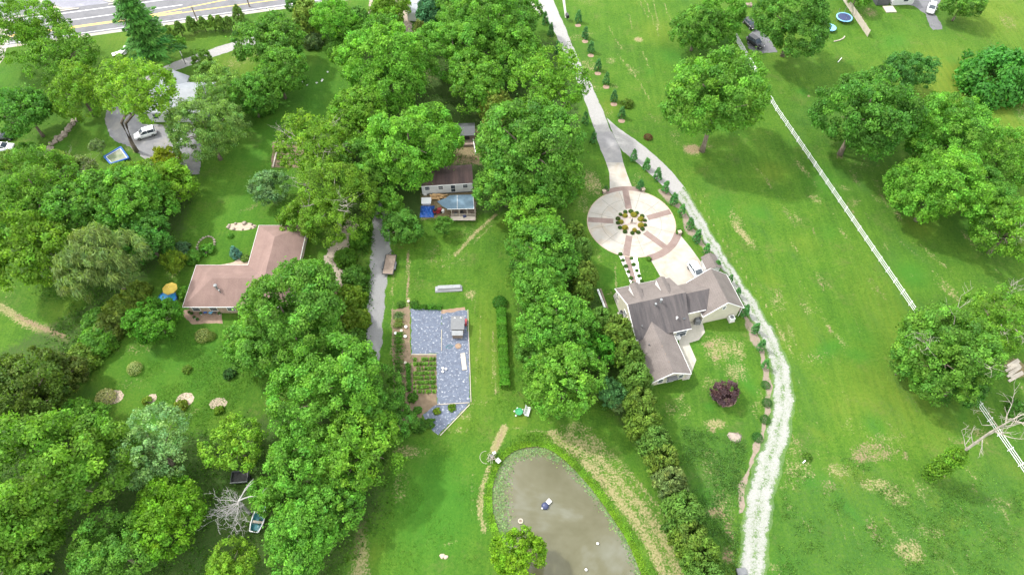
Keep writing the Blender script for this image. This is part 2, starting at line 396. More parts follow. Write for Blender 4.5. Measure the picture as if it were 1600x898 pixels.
# ------------------------------------------------------------------ ground sheet with its worn, dry and bare places
POND_PX = [(770, 800), (768, 765), (776, 735), (790, 712), (810, 700), (838, 696), (858, 700), (880, 716), (905, 740), (930, 770), (955, 805), (975, 835), (990, 865), (1003, 898),
           (1012, 940), (1000, 985), (930, 1005), (860, 985), (812, 925), (784, 845)]
POND = [(p.x, p.y) for p in smoothline([Vector(q) for q in px_poly(POND_PX + POND_PX[:1])], 2)]
def seg_dist(X, Y, pts, closed=False):
    D = np.full(X.shape, 1e9); n = len(pts)
    for i in range(n if closed else n-1):
        ax, ay = pts[i][0], pts[i][1]; bx, by = pts[(i+1) % n][0], pts[(i+1) % n][1]
        dx, dy = bx-ax, by-ay; t = np.clip(((X-ax)*dx+(Y-ay)*dy)/(dx*dx+dy*dy+1e-9), 0, 1)
        D = np.minimum(D, np.hypot(X-ax-t*dx, Y-ay-t*dy))
    return D
def inside(X, Y, pts):
    I = np.zeros(X.shape, bool); n = len(pts)
    for i in range(n):
        ax, ay = pts[i][0], pts[i][1]; bx, by = pts[(i+1) % n][0], pts[(i+1) % n][1]
        c = ((ay > Y) != (by > Y)) & (X < (bx-ax)*(Y-ay)/(by-ay+1e-12)+ax); I ^= c
    return I
def make_ground():
    xs = np.concatenate([[-2500, -900, -400, -220], np.arange(-160, 160.1, .55), [220, 400, 900, 2500]])
    ys = np.concatenate([[-2500, -800, -300, -80, -20], np.arange(2, 185.1, .55), [230, 400, 900, 2500]])
    X, Y = np.meshgrid(xs, ys); sh = X.shape
    g = np.zeros((6,)+sh, np.float32)        # dry, yellow, bare | lush, weedy, litter
    Z = np.zeros(sh)
    d = seg_dist(X, Y, POND, True); ins = inside(X, Y, POND); sdist = np.where(ins, -d, d)
    Z = np.where(sdist < 0, -.25-np.minimum(1.0, -sdist*.35), Z); Z = np.where((sdist >= 0) & (sdist < 1.6), -.25*(1-sdist/1.6)**1.5, Z)
    CH = dict(dry=0, yellow=1, bare=2, lush=3, weed=4, litter=5)
    def blob(ch, px, py, rx, ry, wgt=1.0, soft=.6, rot=0):
        c = at(px, py); k = mpp(c); dep = math.atan2(H, c.length if c.z == 0 else 1)
        s_ = H/math.hypot(H, math.hypot(c.x, c.y)); a = math.radians(rot)
        dx = (X-c.x); dy = (Y-c.y); u = dx*math.cos(a)+dy*math.sin(a); v = -dx*math.sin(a)+dy*math.cos(a)
        r = np.hypot(u/(rx*k), v/(ry*k/s_)); q = np.minimum(1, np.exp(-(r*1.05)**2)*1.2)
        g[CH[ch]] = np.maximum(g[CH[ch]], q*wgt)
    def line(ch, pts, wid, wgt=1.0):
        P_ = px_poly(pts); D = seg_dist(X, Y, P_); q = np.clip(1.5-D/wid, 0, 1)
        g[CH[ch]] = np.maximum(g[CH[ch]], q*wgt)
    def poly(ch, pts, wgt=1.0, soft=3.0):
        P_ = px_poly(pts); D = seg_dist(X, Y, P_, True); I = inside(X, Y, P_); q = np.where(I, np.clip(D/soft+.4, 0, 1), np.clip(.4-D/soft, 0, 1))
        g[CH[ch]] = np.maximum(g[CH[ch]], q*wgt)
    # pale rows of dead grass on the slope at the top
    for l in ([(982, 22), (988, 45)], [(1000, 3), (1012, 28)], [(1008, 0), (1030, 56)], [(1020, 0), (1032, 46)], [(1037, 4), (1053, 46)], [(960, 60), (972, 76)], [(1004, 80), (1016, 110)],
              [(980, 100), (996, 125)], [(1000, 130), (1014, 155)], [(1015, 178), (1027, 192)], [(950, 40), (958, 55)], [(965, 85), (985, 110)]):
        line('dry', l, .35, .62)
    blob('dry', 998, 62, 8, 5, .9); blob('bare', 997, 62, 5, 3, .8); blob('dry', 955, 95, 12, 8, .55); blob('dry', 990, 112, 18, 9, .5); blob('dry', 960, 135, 10, 8, .5); blob('dry', 1055, 215, 16, 18, .45)
    blob('bare', 1082, 233, 16, 8, 1); blob('dry', 1082, 234, 22, 12, .7); blob('dry', 1105, 228, 20, 8, .5); blob('dry', 1105, 262, 12, 8, .4)
    # around the circle drive and the house
    blob('dry', 925, 285, 22, 30, .62, rot=20); blob('dry', 912, 320, 14, 30, .5); blob('dry', 1000, 275, 14, 10, .45); line('dry', [(990, 285), (1035, 325), (1062, 365)], .8, .5); line('dry', [(962, 410), (962, 450)], .35, .62)
    blob('dry', 955, 458, 14, 4, .5); blob('dry', 1010, 425, 14, 6, .4)
    blob('dry', 1122, 545, 36, 32, .62, .8); blob('dry', 1152, 545, 20, 26, .60); blob('bare', 1108, 540, 12, 10, .65); blob('dry', 1150, 580, 26, 22, .6); blob('bare', 1118, 560, 16, 8, .55); blob('dry', 1110, 600, 22, 22, .5)
    blob('dry', 1060, 640, 40, 24, .45); blob('dry', 1117, 662, 24, 10, .75); blob('bare', 1112, 672, 10, 7, .7); blob('bare', 1150, 680, 10, 6, 1.0); blob('bare', 1118, 800, 22, 12, .8); blob('dry', 1130, 790, 24, 40, .55); blob('bare', 1140, 830, 10, 30, .6); blob('bare', 1138, 868, 12, 14, .9); blob('dry', 1110, 730, 30, 50, .45)
    poly('weed', [(1060, 660), (1170, 660), (1165, 760), (1150, 898), (1110, 898), (1060, 740)], .5, 4)
    # pond bank
    for k, wd, wg in ((0, 1.0, .75), (14, .8, .55), (26, .9, .7), (40, .6, .5), (54, .6, .6)):
        line('dry', [(862+k, 678+k*.1), (905+k, 712), (945+k, 755), (985+k, 805), (1015+k, 850), (1036+k, 898), (1042+k, 930)], wd, wg)
    blob('dry', 900, 668, 40, 14, .55); blob('dry', 925, 690, 36, 18, .6, rot=-35); blob('dry', 840, 672, 30, 6, .4)
    line('dry', [(788, 668), (778, 690), (772, 702)], .7, 1.0); line('bare', [(785, 672), (776, 698)], .4, .75); line('dry', [(765, 730), (753, 760), (750, 800), (757, 830)], .55, .75); line('dry', [(740, 740), (735, 800)], .5, .45)
    line('dry', [(800, 668), (850, 676), (870, 690)], .35, .55)
    # middle lawn: paths, worn grass, mower lines
    line('dry', [(775, 335), (745, 362), (712, 398)], .45, .8); line('dry', [(768, 352), (740, 380)], .3, .6); line('bare', [(638, 395), (637, 480)], .3, .85); line('dry', [(638, 390), (637, 485)], .5, .6)
    blob('dry', 700, 405, 60, 30, .40, .9); blob('dry', 735, 460, 14, 12, .65); blob('dry', 655, 440, 14, 30, .4); blob('dry', 615, 440, 8, 40, .45); line('dry', [(612, 560), (613, 450)], .3, .6)
    for x in (742, 750, 768, 773): line('dry', [(x, 470), (x+1, 600)], .22, .5)
    line('bare', [(768, 480), (770, 540)], .2, .6); blob('dry', 775, 610, 8, 12, .6); blob('yellow', 760, 540, 26, 90, .5, .8); blob('yellow', 700, 660, 60, 24, .35, .8)
    blob('dry', 640, 705, 40, 14, .6); blob('dry', 625, 760, 20, 40, .5); blob('dry', 745, 625, 40, 14, .4); blob('dry', 720, 672, 24, 8, .5); blob('bare', 695, 868, 7, 5, .7)
    poly('dry', [(546, 800), (578, 800), (584, 898), (584, 990), (540, 990)], .72, 2); blob('dry', 635, 705, 30, 10, .5)
    blob('lush', 680, 790, 70, 90, .8, .8); blob('lush', 460, 170, 60, 110, .6, .9); blob('lush', 380, 320, 50, 60, .35, .9)
    poly('bare', [(520, 440), (536, 440), (538, 540), (524, 540), (518, 480)], .8, 1.0); poly('litter', [(500, 380), (580, 380), (575, 560), (500, 545)], .55, 3)
    # left side
    line('bare', [(25, 492), (60, 510), (100, 525)], .5, .9); line('dry', [(0, 478), (40, 505), (105, 530)], 1.0, .75); blob('dry', 75, 515, 34, 14, .6); blob('dry', 90, 545, 16, 24, .5); blob('dry', 20, 560, 40, 20, .35)
    blob('dry', 215, 545, 40, 14, .45, .9); blob('dry', 200, 600, 60, 10, .4); blob('lush', 280, 570, 110, 60, .5); blob('yellow', 120, 265, 40, 18, .6, .8); blob('yellow', 230, 60, 80, 20, .4); blob('yellow', 360, 105, 60, 30, .45); blob('dry', 310, 100, 50, 10, .3)
    blob('dry', 300, 640, 40, 12, .4)
    # right pasture
    blob('yellow', 1480, 125, 60, 45, .85, .7); blob('yellow', 1590, 175, 60, 40, .7, .8); blob('yellow', 1560, 20, 60, 40, .6, .8); blob('yellow', 1380, 620, 90, 60, .45, .9); blob('yellow', 1250, 520, 40, 60, .3); blob('yellow', 1380, 480, 50, 80, .35)
    blob('dry', 1160, 365, 10, 34, .7, rot=25); blob('dry', 1150, 340, 10, 22, .55, rot=25); blob('dry', 1215, 470, 20, 24, .5); blob('bare', 1217, 458, 12, 14, .5); blob('dry', 1295, 512, 6, 16, .6, rot=15); blob('bare', 1296, 515, 4, 8, .7)
    line('dry', [(1250, 440), (1285, 490), (1298, 520)], .35, .5); blob('dry', 1270, 560, 30, 24, .4); blob('bare', 1275, 555, 18, 16, .45); blob('dry', 1240, 700, 26, 40, .45)
    blob('bare', 1365, 705, 50, 20, .62, .8); blob('bare', 1345, 715, 26, 10, .7); blob('bare', 1415, 712, 8, 10, .7); blob('bare', 1500, 690, 16, 10, .5); blob('dry', 1380, 690, 60, 24, .45); blob('dry', 1310, 735, 30, 14, .6); blob('dry', 1370, 758, 40, 14, .65)
    blob('dry', 1400, 775, 26, 20, .62, rot=-40); blob('dry', 1420, 860, 34, 24, .66); blob('bare', 1365, 830, 14, 30, .55, rot=20); blob('dry', 1450, 830, 40, 16, .5); blob('dry', 1470, 745, 30, 12, .4); blob('dry', 1550, 840, 50, 30, .35)
    poly('weed', [(1215, 740), (1330, 720), (1420, 760), (1600, 690), (1620, 930), (1190, 930)], .6, 6); poly('weed', [(1240, 600), (1252, 660), (1240, 720), (1215, 800), (1230, 820), (1275, 740), (1290, 640)], .35, 3)
    blob('bare', 1590, 575, 20, 14, 1.0); blob('bare', 1312, 245, 10, 5, .6); blob('bare', 1360, 20, 16, 10, .6); blob('dry', 1345, 30, 10, 14, .6); blob('dry', 1390, 60, 40, 10, .3); blob('bare', 1263, 150, 3, 3, .9)
    for off_, wg in ((10, .62), (22, .5), (60, .42), (84, .38)):
        line('dry', [(1075+off_, 300), (1119+off_, 374), (1161+off_*1.05, 440), (1198+off_*1.1, 496), (1232+off_*1.1, 562)], .22, wg)
    for x0_, y0_, x1_, y1_ in ((1250, 640, 1330, 890), (1268, 640, 1350, 890), (1300, 330, 1400, 560), (1180, 120, 1290, 330), (690, 520, 700, 700), (330, 520, 180, 560), (330, 560, 170, 600)):
        line('dry', [(x0_, y0_), ((x0_+x1_)/2+12, (y0_+y1_)/2), (x1_, y1_)], .2, .45)
    # faint wear, tufts and lush spots everywhere on the lawns
    rg = random.Random(44)
    for k in range(420):
        x, y = rg.uniform(-40, 1640), rg.uniform(-20, 940); ch = rg.choice(['dry', 'dry', 'dry', 'lush', 'lush', 'weed', 'bare', 'yellow'])
        if 760 < x < 1015 and y > 690: continue
        blob(ch, x, y, rg.uniform(6, 34), rg.uniform(5, 26), rg.uniform(.26, .54) if ch != 'lush' else rg.uniform(.3, .8), rot=rg.uniform(-70, 70))
    for k in range(150):
        x, y = rg.uniform(1180, 1600), rg.uniform(240, 898); blob(rg.choice(['dry', 'bare', 'weed', 'dry']), x, y, rg.uniform(3, 9), rg.uniform(12, 34), rg.uniform(.35, .6), rot=rg.uniform(5, 35))
    # under the dense trees
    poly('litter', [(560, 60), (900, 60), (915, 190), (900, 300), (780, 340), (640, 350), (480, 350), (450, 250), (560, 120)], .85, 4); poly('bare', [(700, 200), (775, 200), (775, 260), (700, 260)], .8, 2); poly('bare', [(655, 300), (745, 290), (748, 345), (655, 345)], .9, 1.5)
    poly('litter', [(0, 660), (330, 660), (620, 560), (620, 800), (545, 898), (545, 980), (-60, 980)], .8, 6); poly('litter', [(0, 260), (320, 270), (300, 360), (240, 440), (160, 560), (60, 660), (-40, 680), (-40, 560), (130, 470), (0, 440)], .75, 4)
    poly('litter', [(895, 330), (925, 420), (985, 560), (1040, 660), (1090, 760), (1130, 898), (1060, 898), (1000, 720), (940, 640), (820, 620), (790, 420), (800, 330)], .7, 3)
    vs = np.stack([X, Y, Z], -1).reshape(-1, 3); ny, nx = sh
    i = np.arange(ny*nx).reshape(sh); q = np.stack([i[:-1, :-1], i[:-1, 1:], i[1:, 1:], i[1:, :-1]], -1).reshape(-1, 4)
    me = bpy.data.meshes.new('ground'); me.vertices.add(len(vs)); me.vertices.foreach_set('co', vs.ravel().astype(np.float32))
    me.loops.add(q.size); me.loops.foreach_set('vertex_index', q.ravel().astype(np.int32)); me.polygons.add(len(q))
    me.polygons.foreach_set('loop_start', np.arange(0, q.size, 4, dtype=np.int32)); me.update(calc_edges=True)
    for nm, k in (('g1', 0), ('g2', 3)):
        a = me.attributes.new(nm, 'FLOAT_COLOR', 'POINT'); c = np.ones((len(vs), 4), np.float32)
        for j in range(3): c[:, j] = g[k+j].ravel()
        a.data.foreach_set('color', c.ravel())
    me.materials.append(M['grass']); o = bpy.data.objects.new('ground', me); COL.objects.link(o); struct(o)
make_ground()
cx_, cy_ = sum(p[0] for p in POND)/len(POND), sum(p[1] for p in POND)/len(POND)
flat('pond_water', [((p[0]-cx_)*1.03+cx_, (p[1]-cy_)*1.03+cy_) for p in POND], -.20, 'water')

# ------------------------------------------------------------------ roads, drives, paths, beds
HA, HB = at(136, 54), at(365, 22); hd = Vector(((HB-HA).x, (HB-HA).y)).normalized(); hn = Vector((-hd.y, hd.x))
def hw(a, b): p = Vector((HA.x, HA.y))+hd*a+hn*b; return (p.x, p.y)
def strip(name, a0, a1, b0, b1, z, mat): return flat(name, [hw(a0, b0), hw(a1, b0), hw(a1, b1), hw(a0, b1)], z, mat)
strip('highway', -160, 160, -.2, 32, .012, 'asphalt'); strip('highway_shoulder', -160, 160, -.95, .15, .018, 'concrete')
strip('road_line', -160, 160, 3.45, 3.72, .017, 'yellow'); strip('road_line', -160, 22, 3.98, 4.25, .017, 'yellow'); strip('road_line', -160, 160, .75, .9, .017, 'whitepaint')
flat('road_line', [hw(14, 4.3), hw(36, 6.9), hw(36, 7.25), hw(14, 4.6)], .0175, 'yellow'); strip('road_line', -160, 22, 6.95, 7.15, .017, 'whitepaint'); strip('road_line', -160, 160, 10.4, 10.62, .017, 'whitepaint')
strip('kerb', -160, -3, 11.4, 11.9, .14, 'concrete'); strip('kerb', 4, 160, 11.4, 11.9, .14, 'concrete')
flat('traffic_island', [hw(-3.5, 11.95), hw(-8, 12.3), hw(-14, 18), hw(-13.2, 18.6), hw(-7.4, 13)], .13, 'concrete', .12)
flat('side_road', [hw(-13, 18.2), hw(-6.5, 12.6), hw(4, 12.4), hw(-1, 22), hw(-12, 24)], .022, 'darkasphalt'); flat('side_road', [hw(-40, 12.5), hw(-18, 12.5), hw(-22, 22), hw(-44, 22)], .022, 'darkasphalt')
flat('traffic_island', [hw(-1, 17), hw(4.2, 12.5), hw(9, 12.4), hw(8, 13.4), hw(1, 18)], .13, 'concrete', .12)
flat('side_road', px_poly([(-60, 20), (8, 28), (14, 60), (6, 92), (-8, 110), (-60, 120)]), .026, 'concrete')
lane('concrete_driveway', px_poly([(420, 52), (368, 64), (330, 77), (290, 91), (262, 101), (240, 113), (215, 128), (195, 150)]), px_poly([(420, 64), (369, 77), (330, 91), (290, 105), (265, 114), (244, 124), (226, 138), (212, 158)]), .012, 'lanegravel', 3, .15)
flat('car_court', px_poly([(166, 170), (164, 188), (171, 212), (180, 221), (202, 229), (216, 239), (232, 256), (246, 276), (312, 272), (316, 215), (300, 190), (280, 196), (222, 194), (205, 160)]), .016, 'court', jit=.15)
lane('side_driveway', px_poly([(576, -14), (577, 20), (573, 60), (569, 75)]), px_poly([(583, -14), (583, 20), (580, 60), (576, 75)]), .012, 'tangravel', 5, .3)
lane('side_driveway', px_poly([(610, -14), (624, 30), (628, 60), (645, 80)]), px_poly([(634, -14), (641, 30), (648, 60), (664, 80)]), .012, 'tangravel', 6, .4)
lane('gravel_driveway', px_poly([(592, 300), (582.5, 344), (579.6, 388), (576.7, 446), (573.8, 504), (571, 538), (568, 576)]), px_poly([(616, 300), (603, 347), (613, 382), (604, 440), (600, 492), (595.5, 550), (590, 580)]), .012, 'greygravel', 7, .25)
lane('gravel_driveway', px_poly([(545, 340), (506, 399), (500, 430)]), px_poly([(560, 350), (538, 410), (537, 450)]), .016, 'tangravel', 8, .4)
# curved drive, gravel lane, circle
DL = [(824, -34), (838, 0), (858, 35), (872, 62), (890, 100), (905, 135), (918, 170), (930, 205), (940, 238), (947, 254)]
DR = [(846, -34), (864, 0), (880, 35), (894, 70), (910, 105), (928, 140), (945, 180), (956, 208), (966, 232), (974, 254)]
lane('drive', px_poly(DL), px_poly(DR), .012, 'drive' if False else 'lanegravel', 9, .12)
flat('drive', px_poly([(928, 206), (956, 206), (969, 232), (973.8, 254), (947, 254), (940, 236)]), .018, 'drive')
GL = [(952, 186), (967, 232), (985, 246), (1003, 260), (1020, 276), (1035, 290), (1050, 303), (1064, 320), (1084, 353), (1099, 379), (1114, 400), (1129, 424), (1144, 449), (1159, 474), (1171, 497), (1184, 522), (1196, 550), (1204, 580), (1206, 610), (1204, 645), (1192, 688), (1177, 722), (1166, 762), (1160, 800), (1156, 850), (1153, 898), (1150, 980)]
GR = [(945, 178), (962, 198), (982, 211), (1002, 225), (1026, 245), (1050, 268), (1075, 300), (1094, 330), (1119, 374), (1140, 408), (1161, 440), (1181, 467), (1198, 496), (1213, 522), (1232, 562), (1240, 600), (1243, 631), (1236, 682), (1221, 738), (1208, 790), (1202, 850), (1199, 898), (1197, 980)]
def fork(l, f0, f1):
    l = smoothline([Vector(p) for p in l]); R_ = resample(l, 1); n = len(R_); return [tuple(p) for p in R_[int(n*f0):max(int(n*f1), int(n*f0)+2)]]
flat('gravel_lane', px_poly([(948, 184)]+[tuple(p) for p in fork(GR, .035, .21)][::8]+[tuple(p) for p in fork(GL, .05, .21)][::-8]+[(960, 214)]), .014, 'lanegravel', jit=.05)
lane('gravel_lane', px_poly(fork(GL, .185, 1)), px_poly(fork(GR, .185, 1)), .018, 'whitegravel', 11, .28, n=170, across=14)
ml = fork(GL, .16, .80)
lane('mulch_bed', px_poly([(x-11-3*math.sin(i*.1), y+4) for i, (x, y) in enumerate(ml)][::8]), px_poly([(x+1, y) for x, y in ml][::8]), .010, 'mulchstrip', 12, .5)
flat('concrete_drive', px_poly([(947, 254), (973.8, 254), (979, 270), (989, 296), (953, 296), (952, 270)]), .024, 'concrete')
CC = Vector((22.85, 85.2)); CR = 8.3
def circ(r, a0=0, a1=2*math.pi, n=72): return [(CC.x+r*math.cos(a0+(a1-a0)*i/n), CC.y+r*math.sin(a0+(a1-a0)*i/n)) for i in range(n+(a1-a0 < 6.2))]
def ang(px, py): p = at(px, py); return math.atan2(p.y-CC.y, p.x-CC.x)
flat('concrete_drive', px_poly([(1016, 405), (1062, 366), (1080, 388), (1106, 424), (1098, 470), (1056, 455), (1034, 436)]), .020, 'concrete')
flat('circle_drive', circ(CR), .030, 'concrete')
def arcband(r0, r1, a0, a1, n=24): return [(CC.x+r1*math.cos(a0+(a1-a0)*i/n), CC.y+r1*math.sin(a0+(a1-a0)*i/n)) for i in range(n+1)] + [(CC.x+r0*math.cos(a1+(a0-a1)*i/n), CC.y+r0*math.sin(a1+(a0-a1)*i/n)) for i in range(n+1)]
flat('paver_band', arcband(CR-.05, CR+1.35, ang(1014, 408), ang(1066, 366)), .036, 'paver'); flat('paver_band', arcband(CR-.05, CR+1.1, ang(1006, 294), ang(943, 298)), .036, 'paver')
for q in ((977, 297), (1044.5, 331.6), (1038.4, 385.5), (978.4, 399), (924.5, 343.5)):
    a = ang(*q); d_ = Vector((math.cos(a), math.sin(a))); n_ = Vector((-d_.y, d_.x))*.62
    flat('paver_band', [tuple(CC+d_*3.2+n_), tuple(CC+d_*(CR-.04)+n_), tuple(CC+d_*(CR-.04)-n_), tuple(CC+d_*3.2-n_)], .035, 'paver')
for a in np.arange(12)*math.pi/6+.2:     # tooled joints of the concrete
    d_ = Vector((math.cos(a), math.sin(a))); n_ = Vector((-d_.y, d_.x))*.03
    flat('concrete_joint', [tuple(CC+d_*3.6+n_), tuple(CC+d_*(CR-.3)+n_), tuple(CC+d_*(CR-.3)-n_), tuple(CC+d_*3.6-n_)], .034, 'joint')
flat('concrete_joint', arcband(5.75, 5.8, 0, 2*math.pi, 60), .0345, 'joint')
flat('circle_bed', circ(3.4), .040, 'islandpaver'); flat('paver_band', arcband(2.95, 3.42, 0, 2*math.pi, 60), .046, 'patio')
flat('circle_rim', arcband(CR, CR+.18, 0, 2*math.pi, 72), .028, 'pinkmulch')
flat('garden_path', px_poly([(967, 399), (995, 399), (1003, 440), (988, 448)]), .014, 'whitestone', jit=.08); flat('garden_path', px_poly([(974, 397), (983, 397), (996, 446), (989, 447)]), .02, 'paver')
flat('patio', px_poly([(958, 462), (966, 452), (1000, 540), (1006, 568), (998, 566), (972, 500)]), .02, 'patio')
flat('patio', px_poly([(1070, 500), (1078, 478), (1096, 488), (1098, 505), (1101.5, 519), (1092, 531), (1076, 536), (1058, 530), (1050, 520)]), .03, 'patio'); flat('patio', px_poly([(1060, 520), (1071, 523), (1088, 562), (1077, 592), (1066, 594)]), .024, 'patio')
# rock beds and mulch ovals in the left lawns
for x, y, rx, ry in ((177, 620, 16, 11), (237, 622, 8, 7), (289, 624, 14, 11), (341, 630, 14, 9), (1134, 622, 17, 13)):
    c = at(x, y); k = mpp(c); flat('mulch_bed', [(c.x+rx*k*math.cos(a), c.y+ry*1.1*k*math.sin(a)) for a in np.linspace(0, 2*math.pi, 28)[:-1]], .012, 'pinkmulch' if x < 1000 else 'mulch', jit=.07)
c = at(377, 354); flat('rock_bed', [(c.x+2.9*math.cos(a), c.y+.95*math.sin(a)) for a in np.linspace(0, 2*math.pi, 28)[:-1]], .012, 'pinkmulch', jit=.1)
flat('rock_bed', px_poly([(340, 415), (389, 415), (391, 406), (375, 402), (365, 410)]), .012, 'pinkmulch', jit=.1); flat('rock_bed', px_poly([(288, 484), (345, 484), (348, 505), (300, 506), (286, 494)]), .012, 'mulch', jit=.1)
# vegetable garden ground
flat('garden_cloth', px_poly([(642, 482), (689, 484), (690, 492), (690, 552), (643, 553)]), .014, 'tarp', jit=.12)
flat('garden_cloth', px_poly([(690, 490), (729, 484), (733, 545), (734, 629), (683, 632), (682, 553), (690, 552)]), .018, 'tarp', jit=.12); flat('garden_cloth', px_poly([(660, 648), (683, 632), (734, 629), (686, 679), (676, 672)]), .015, 'tarp', jit=.12)
flat('garden_soil', px_poly([(643, 553), (682, 553), (683, 632), (660, 648), (655, 668), (640, 660), (641, 600)]), .012, 'soil', jit=.1); flat('garden_soil', px_poly([(684, 484), (727, 480), (728, 490), (690, 492)]), .012, 'dirt', jit=.1)
flat('garden_soil', px_poly([(612, 484), (640, 478), (642, 560), (640, 660), (615, 660)]), .010, 'soil', jit=.15)
flat('paved_driveway', px_poly([(1408, 6), (1428, 10), (1446, 22), (1453, 42), (1458, 47), (1473, 46), (1470, 36), (1460, 22), (1470, 0), (1480, -14), (1400, -14)]), .014, 'asphalt', jit=.12)
flat('paved_driveway', px_poly([(1166, 58), (1182, 45), (1202, 60), (1215, 82), (1180, 84), (1170, 76)]), .014, 'asphalt', jit=.15)
flat('rock_bed', px_poly([(426, 222), (474, 226), (476, 262), (424, 262)]), .01, 'soil', jit=.1)
for a_ in ([(820, -5), (826, -5), (847, 22), (844, 25)], [(878, -5), (882, -5), (886, 28), (883, 28)]): flat('path', px_poly(a_), .013, 'concrete')

# ------------------------------------------------------------------ foliage meshes
def unit(a): return a/np.maximum(1e-9, np.linalg.norm(a, axis=-1, keepdims=True))
def leaf_mesh(name, P, N, L, W, tint, mat='leaf', T=None, fold=.25):
    """one folded diamond per leaf spray: P centres, N facing, L length, W width"""
    n = len(P); g = nr
    T = unit(np.cross(N, g.normal(size=(n, 3)))) if T is None else unit(T - (T*N).sum(1, keepdims=True)*N*.9)
    B = np.cross(N, T); L = np.broadcast_to(np.asarray(L, float).reshape(-1, 1), (n, 1)); W = np.broadcast_to(np.asarray(W, float).reshape(-1, 1), (n, 1))
    V = np.stack([P-T*L*.5, P+B*W*.5-N*W*fold-T*L*.05, P+T*L*.5-N*L*.12, P-B*W*.5-N*W*fold-T*L*.05], 1).reshape(-1, 3)
    me = bpy.data.meshes.new(name); me.vertices.add(4*n); me.vertices.foreach_set('co', V.ravel().astype(np.float32))
    b = np.arange(n)[:, None]*4; q = np.concatenate([b, b+1, b+2, b, b+2, b+3], 1).reshape(-1)
    me.loops.add(6*n); me.loops.foreach_set('vertex_index', q.astype(np.int32)); me.polygons.add(2*n)
    me.polygons.foreach_set('loop_start', np.arange(0, 6*n, 3, dtype=np.int32)); me.update(calc_edges=True)
    a = me.attributes.new('tint', 'FLOAT_COLOR', 'POINT'); c = np.ones((n, 4), np.float32); c[:, :3] = tint
    a.data.foreach_set('color', np.repeat(c, 4, 0).ravel()); me.materials.append(M[mat]); return me

def tints(n, cl, amt=.20, warm=.075):
    """natural leaf colour variation per cluster and per spray"""
    k = int(cl.max())+1; b = nr.normal(1, amt*.8, k).clip(.6, 1.5)[cl]*nr.normal(1, amt, n).clip(.5, 1.6); h = nr.normal(0, warm, k)[cl]+nr.normal(0, warm*.6, n)
    return np.stack([b*(1+h), b*(1+h*.15), b*(1-h*.7)], 1).clip(.1, 2.5)

def crown_clusters(R, zr, nl, ncl, lob=.52, up=-.62):
    d = unit(nr.normal(size=(nl, 3))); d[:, 2] = np.abs(d[:, 2])*1.0-.38; d = unit(d)
    lc = d*nr.uniform(.36, .58, (nl, 1))*R; lr = nr.uniform(lob*.72, lob*1.08, nl)*R
    lc = np.vstack([lc, [[0, 0, .08*R]]]); lr = np.append(lr, lob*1.1*R)
    C = []; O = []
    while len(C) < ncl:
        k = nr.integers(len(lc)); dd = unit(nr.normal(size=3))
        if dd[2] < up and nr.random() < .8: continue
        p = lc[k]+dd*lr[k]*nr.uniform(.86, 1.05)
        ins = (np.linalg.norm(lc-p, axis=1) < lr*.84); ins[k] = False
        if ins.any() and nr.random() < .93: continue
        C.append(p); O.append(dd)
    for _ in range(int(ncl*.16)):
        dd = unit(nr.normal(size=3)); C.append(dd*R*nr.uniform(.05, .42)); O.append(unit(dd+[0, 0, .8]))
    ncl = len(C); C = np.array(C); O = np.array(O); C = C*[1, 1, zr]; s = R/np.percentile(np.hypot(C[:, 0], C[:, 1]), 95)*.93
    return C*[s, s, s], O

